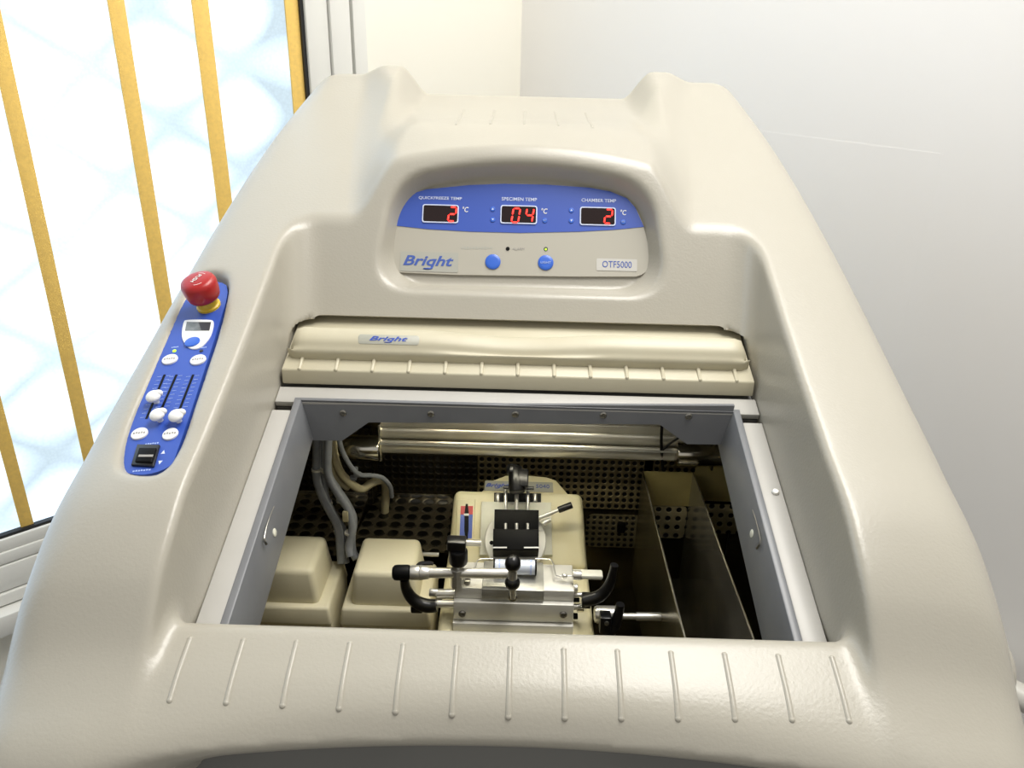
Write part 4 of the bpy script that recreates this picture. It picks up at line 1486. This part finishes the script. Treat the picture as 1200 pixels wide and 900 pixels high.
# double ball lever
b1, b2, b3 = atY(601, 660.5, .603), atY(600.5, 683, .603), atY(601, 700.5, .6035)
b = B(); b.ball(b1, .0074, 1, 1, 1.12); b.ball(b2, .0070, 1.02, 1, 1); b.build('ball_lever', 'black', mt)
b = B(); b.cyl(b1, b2, .0040, .0046); b.cyl(b2, b3, .0032, .0030); b.build('lever_neck', 'chrome', mt)
b = B(); b.rev(b3 + Vector((0, .004, 0)), b3 - Vector((0, 1, 0)), [(0, .0042), (.0050, .0042), (.0058, .0032), (.0058, .0018), (.0046, .0016), (.0046, 0)], 24); b.build('lever_screw', 'screwm', mt)
# cream tab, sleeve
a, c = atD(671, 671, .4865), atD(706.5, 672, .4865)
b = B(); b.box(((a.x + c.x) / 2, a.y + .001, ZC - .489), (c.x - a.x, .0110, .0050), .0018); b.build('cream_tab', 'mount', mt)
a, c = atY(671.5, 674, .628), atY(681.5, 674, .628); b = B(); b.cyl(a, c, .0046, bev=.0005); b.build('tab_sleeve', 'chrome', mt)
# bent wire guard
zq = .4835
b = B(); b.tube([atD(x, y, zq) for x, y in ((558, 667), (558.5, 659), (562, 655.5), (570, 655), (578, 655))], .0006, 8, 4)
b.tube([atD(x, y, zq) for x, y in ((627, 655), (640, 655.3), (645, 656), (648, 660), (650, 668), (652, 674), (660, 675), (672, 675))], .0007, 8, 4)
b.ball(atD(661.5, 675, zq), .0022, 1.4, 1, 1)
b.build('wire_guard', 'chrome', mt)
# curved black lever, left
Yq = .618
b = B(); b.tube([atY(x, y, Yq) for x, y in ((474, 679), (476, 690), (482, 700), (491, 707), (502, 710), (512, 709.5))], [.0044, .0050, .0058, .0066, .0068, .0060], 14, 6)
b.box(atY(489, 711, Yq + .002), (.012, .012, .008), .002)
b.build('curved_lever', 'black', mt)
b = B(); b.cyl(atY(510, 707.5, .622), atY(532, 708, .622), .0038); b.cyl(atY(512, 696, .632), atY(533, 696, .632), .0048); b.cyl(atY(503, 694, .632), atY(513, 694.5, .632), .0038, bev=.0006)
b.build('lever_shaft', 'chrome', mt)
# curved black levers, right
b = B(); b.tube([atY(x, y, .615) for x, y in ((684, 704), (693, 702), (703, 698), (711, 690), (716, 680), (718.5, 669), (720, 662))], [.0058, .0060, .0058, .0052, .0044, .0036, .0038], 14, 6)
b.box(atY(687, 703.5, .617), (.0085, .010, .0125), .001)
b.build('curved_lever', 'black', mt)
b = B(); b.tube([atY(x, y, .606) for x, y in ((708, 742), (716, 738), (721, 730), (725, 718), (727, 708))], [.0060, .0062, .0056, .0045, .0040], 14, 6)
b.box(atY(709, 729, .606), (.0105, .012, .0190), .0012)
lv2 = b.build('curved_lever', 'black', mt)
p = atY(711, 730.5, .5995); b = B(); b.rev(p, p + Vector((0, -1, 0)), [(-.001, .0022), (.0008, .0022), (.0012, .0014), (.0012, 0)], 18); b.build('lever_screw', 'screwm', lv2)
b = B(); b.cyl(atY(696, 720, .625), atY(728, 720.5, .625), .0085, bev=.003); b.build('shaft_hub', 'chrome', mt)
b = B(); a, c = atY(726, 722, .628), atY(786, 723, .628); b.cyl(a, a.lerp(c, .35), .0032); b.cyl(a.lerp(c, .33), c, .0040); b.build('drive_shaft', 'chrome', mt)
# fittings on the right flank
for x0_, x1_, y, r, m_ in ((672, 683, 697, .0024, 'chrome'), (672, 677, 689, .0040, 'chrome'), (672, 681, 711, .0030, 'chrome'), (676, 684, 713, .0036, 'edge'), (672, 677, 722, .0030, 'blackm'), (672, 686, 738, .0052, 'mount'), (684, 692, 739, .0026, 'chrome'), (672, 679, 703, .0022, 'blackm')):
    a, c = atY(x0_, y, .622), atY(x1_, y, .622); b = B(); b.cyl(a, c, r, bev=r * .15, seg=20); b.build('side_fitting', m_, mt)
# ------------------------------------------------------------------ light
wd_ = bpy.data.worlds.new('World'); SC.world = wd_; wd_.use_nodes = True
bg = wd_.node_tree.nodes['Background']
bg.inputs['Color'].default_value = (1.0, .97, .925, 1)
bg.inputs['Strength'].default_value = .53


def area(name, loc, tgt, size, power, col=(1, 1, 1), size_y=None):
    l = bpy.data.lights.new(name, 'AREA')
    l.energy = power; l.color = col
    l.shape = 'RECTANGLE'; l.size = size; l.size_y = size_y or size
    o = bpy.data.objects.new(name, l); COL.objects.link(o)
    o.location = loc
    o.rotation_euler = (Vector(tgt) - Vector(loc)).to_track_quat('-Z', 'Y').to_euler()
    return o


area('ceiling_lamp', (.40, .75, 2.6), (.15, .75, 1.0), 1.2, 36, (1, .97, .92), .6)
vs = SC.view_settings
SC.display_settings.display_device = 'sRGB'
vs.view_transform = 'Standard'; vs.look = 'None'; vs.exposure = 0; vs.gamma = 1; vs.use_curve_mapping = False
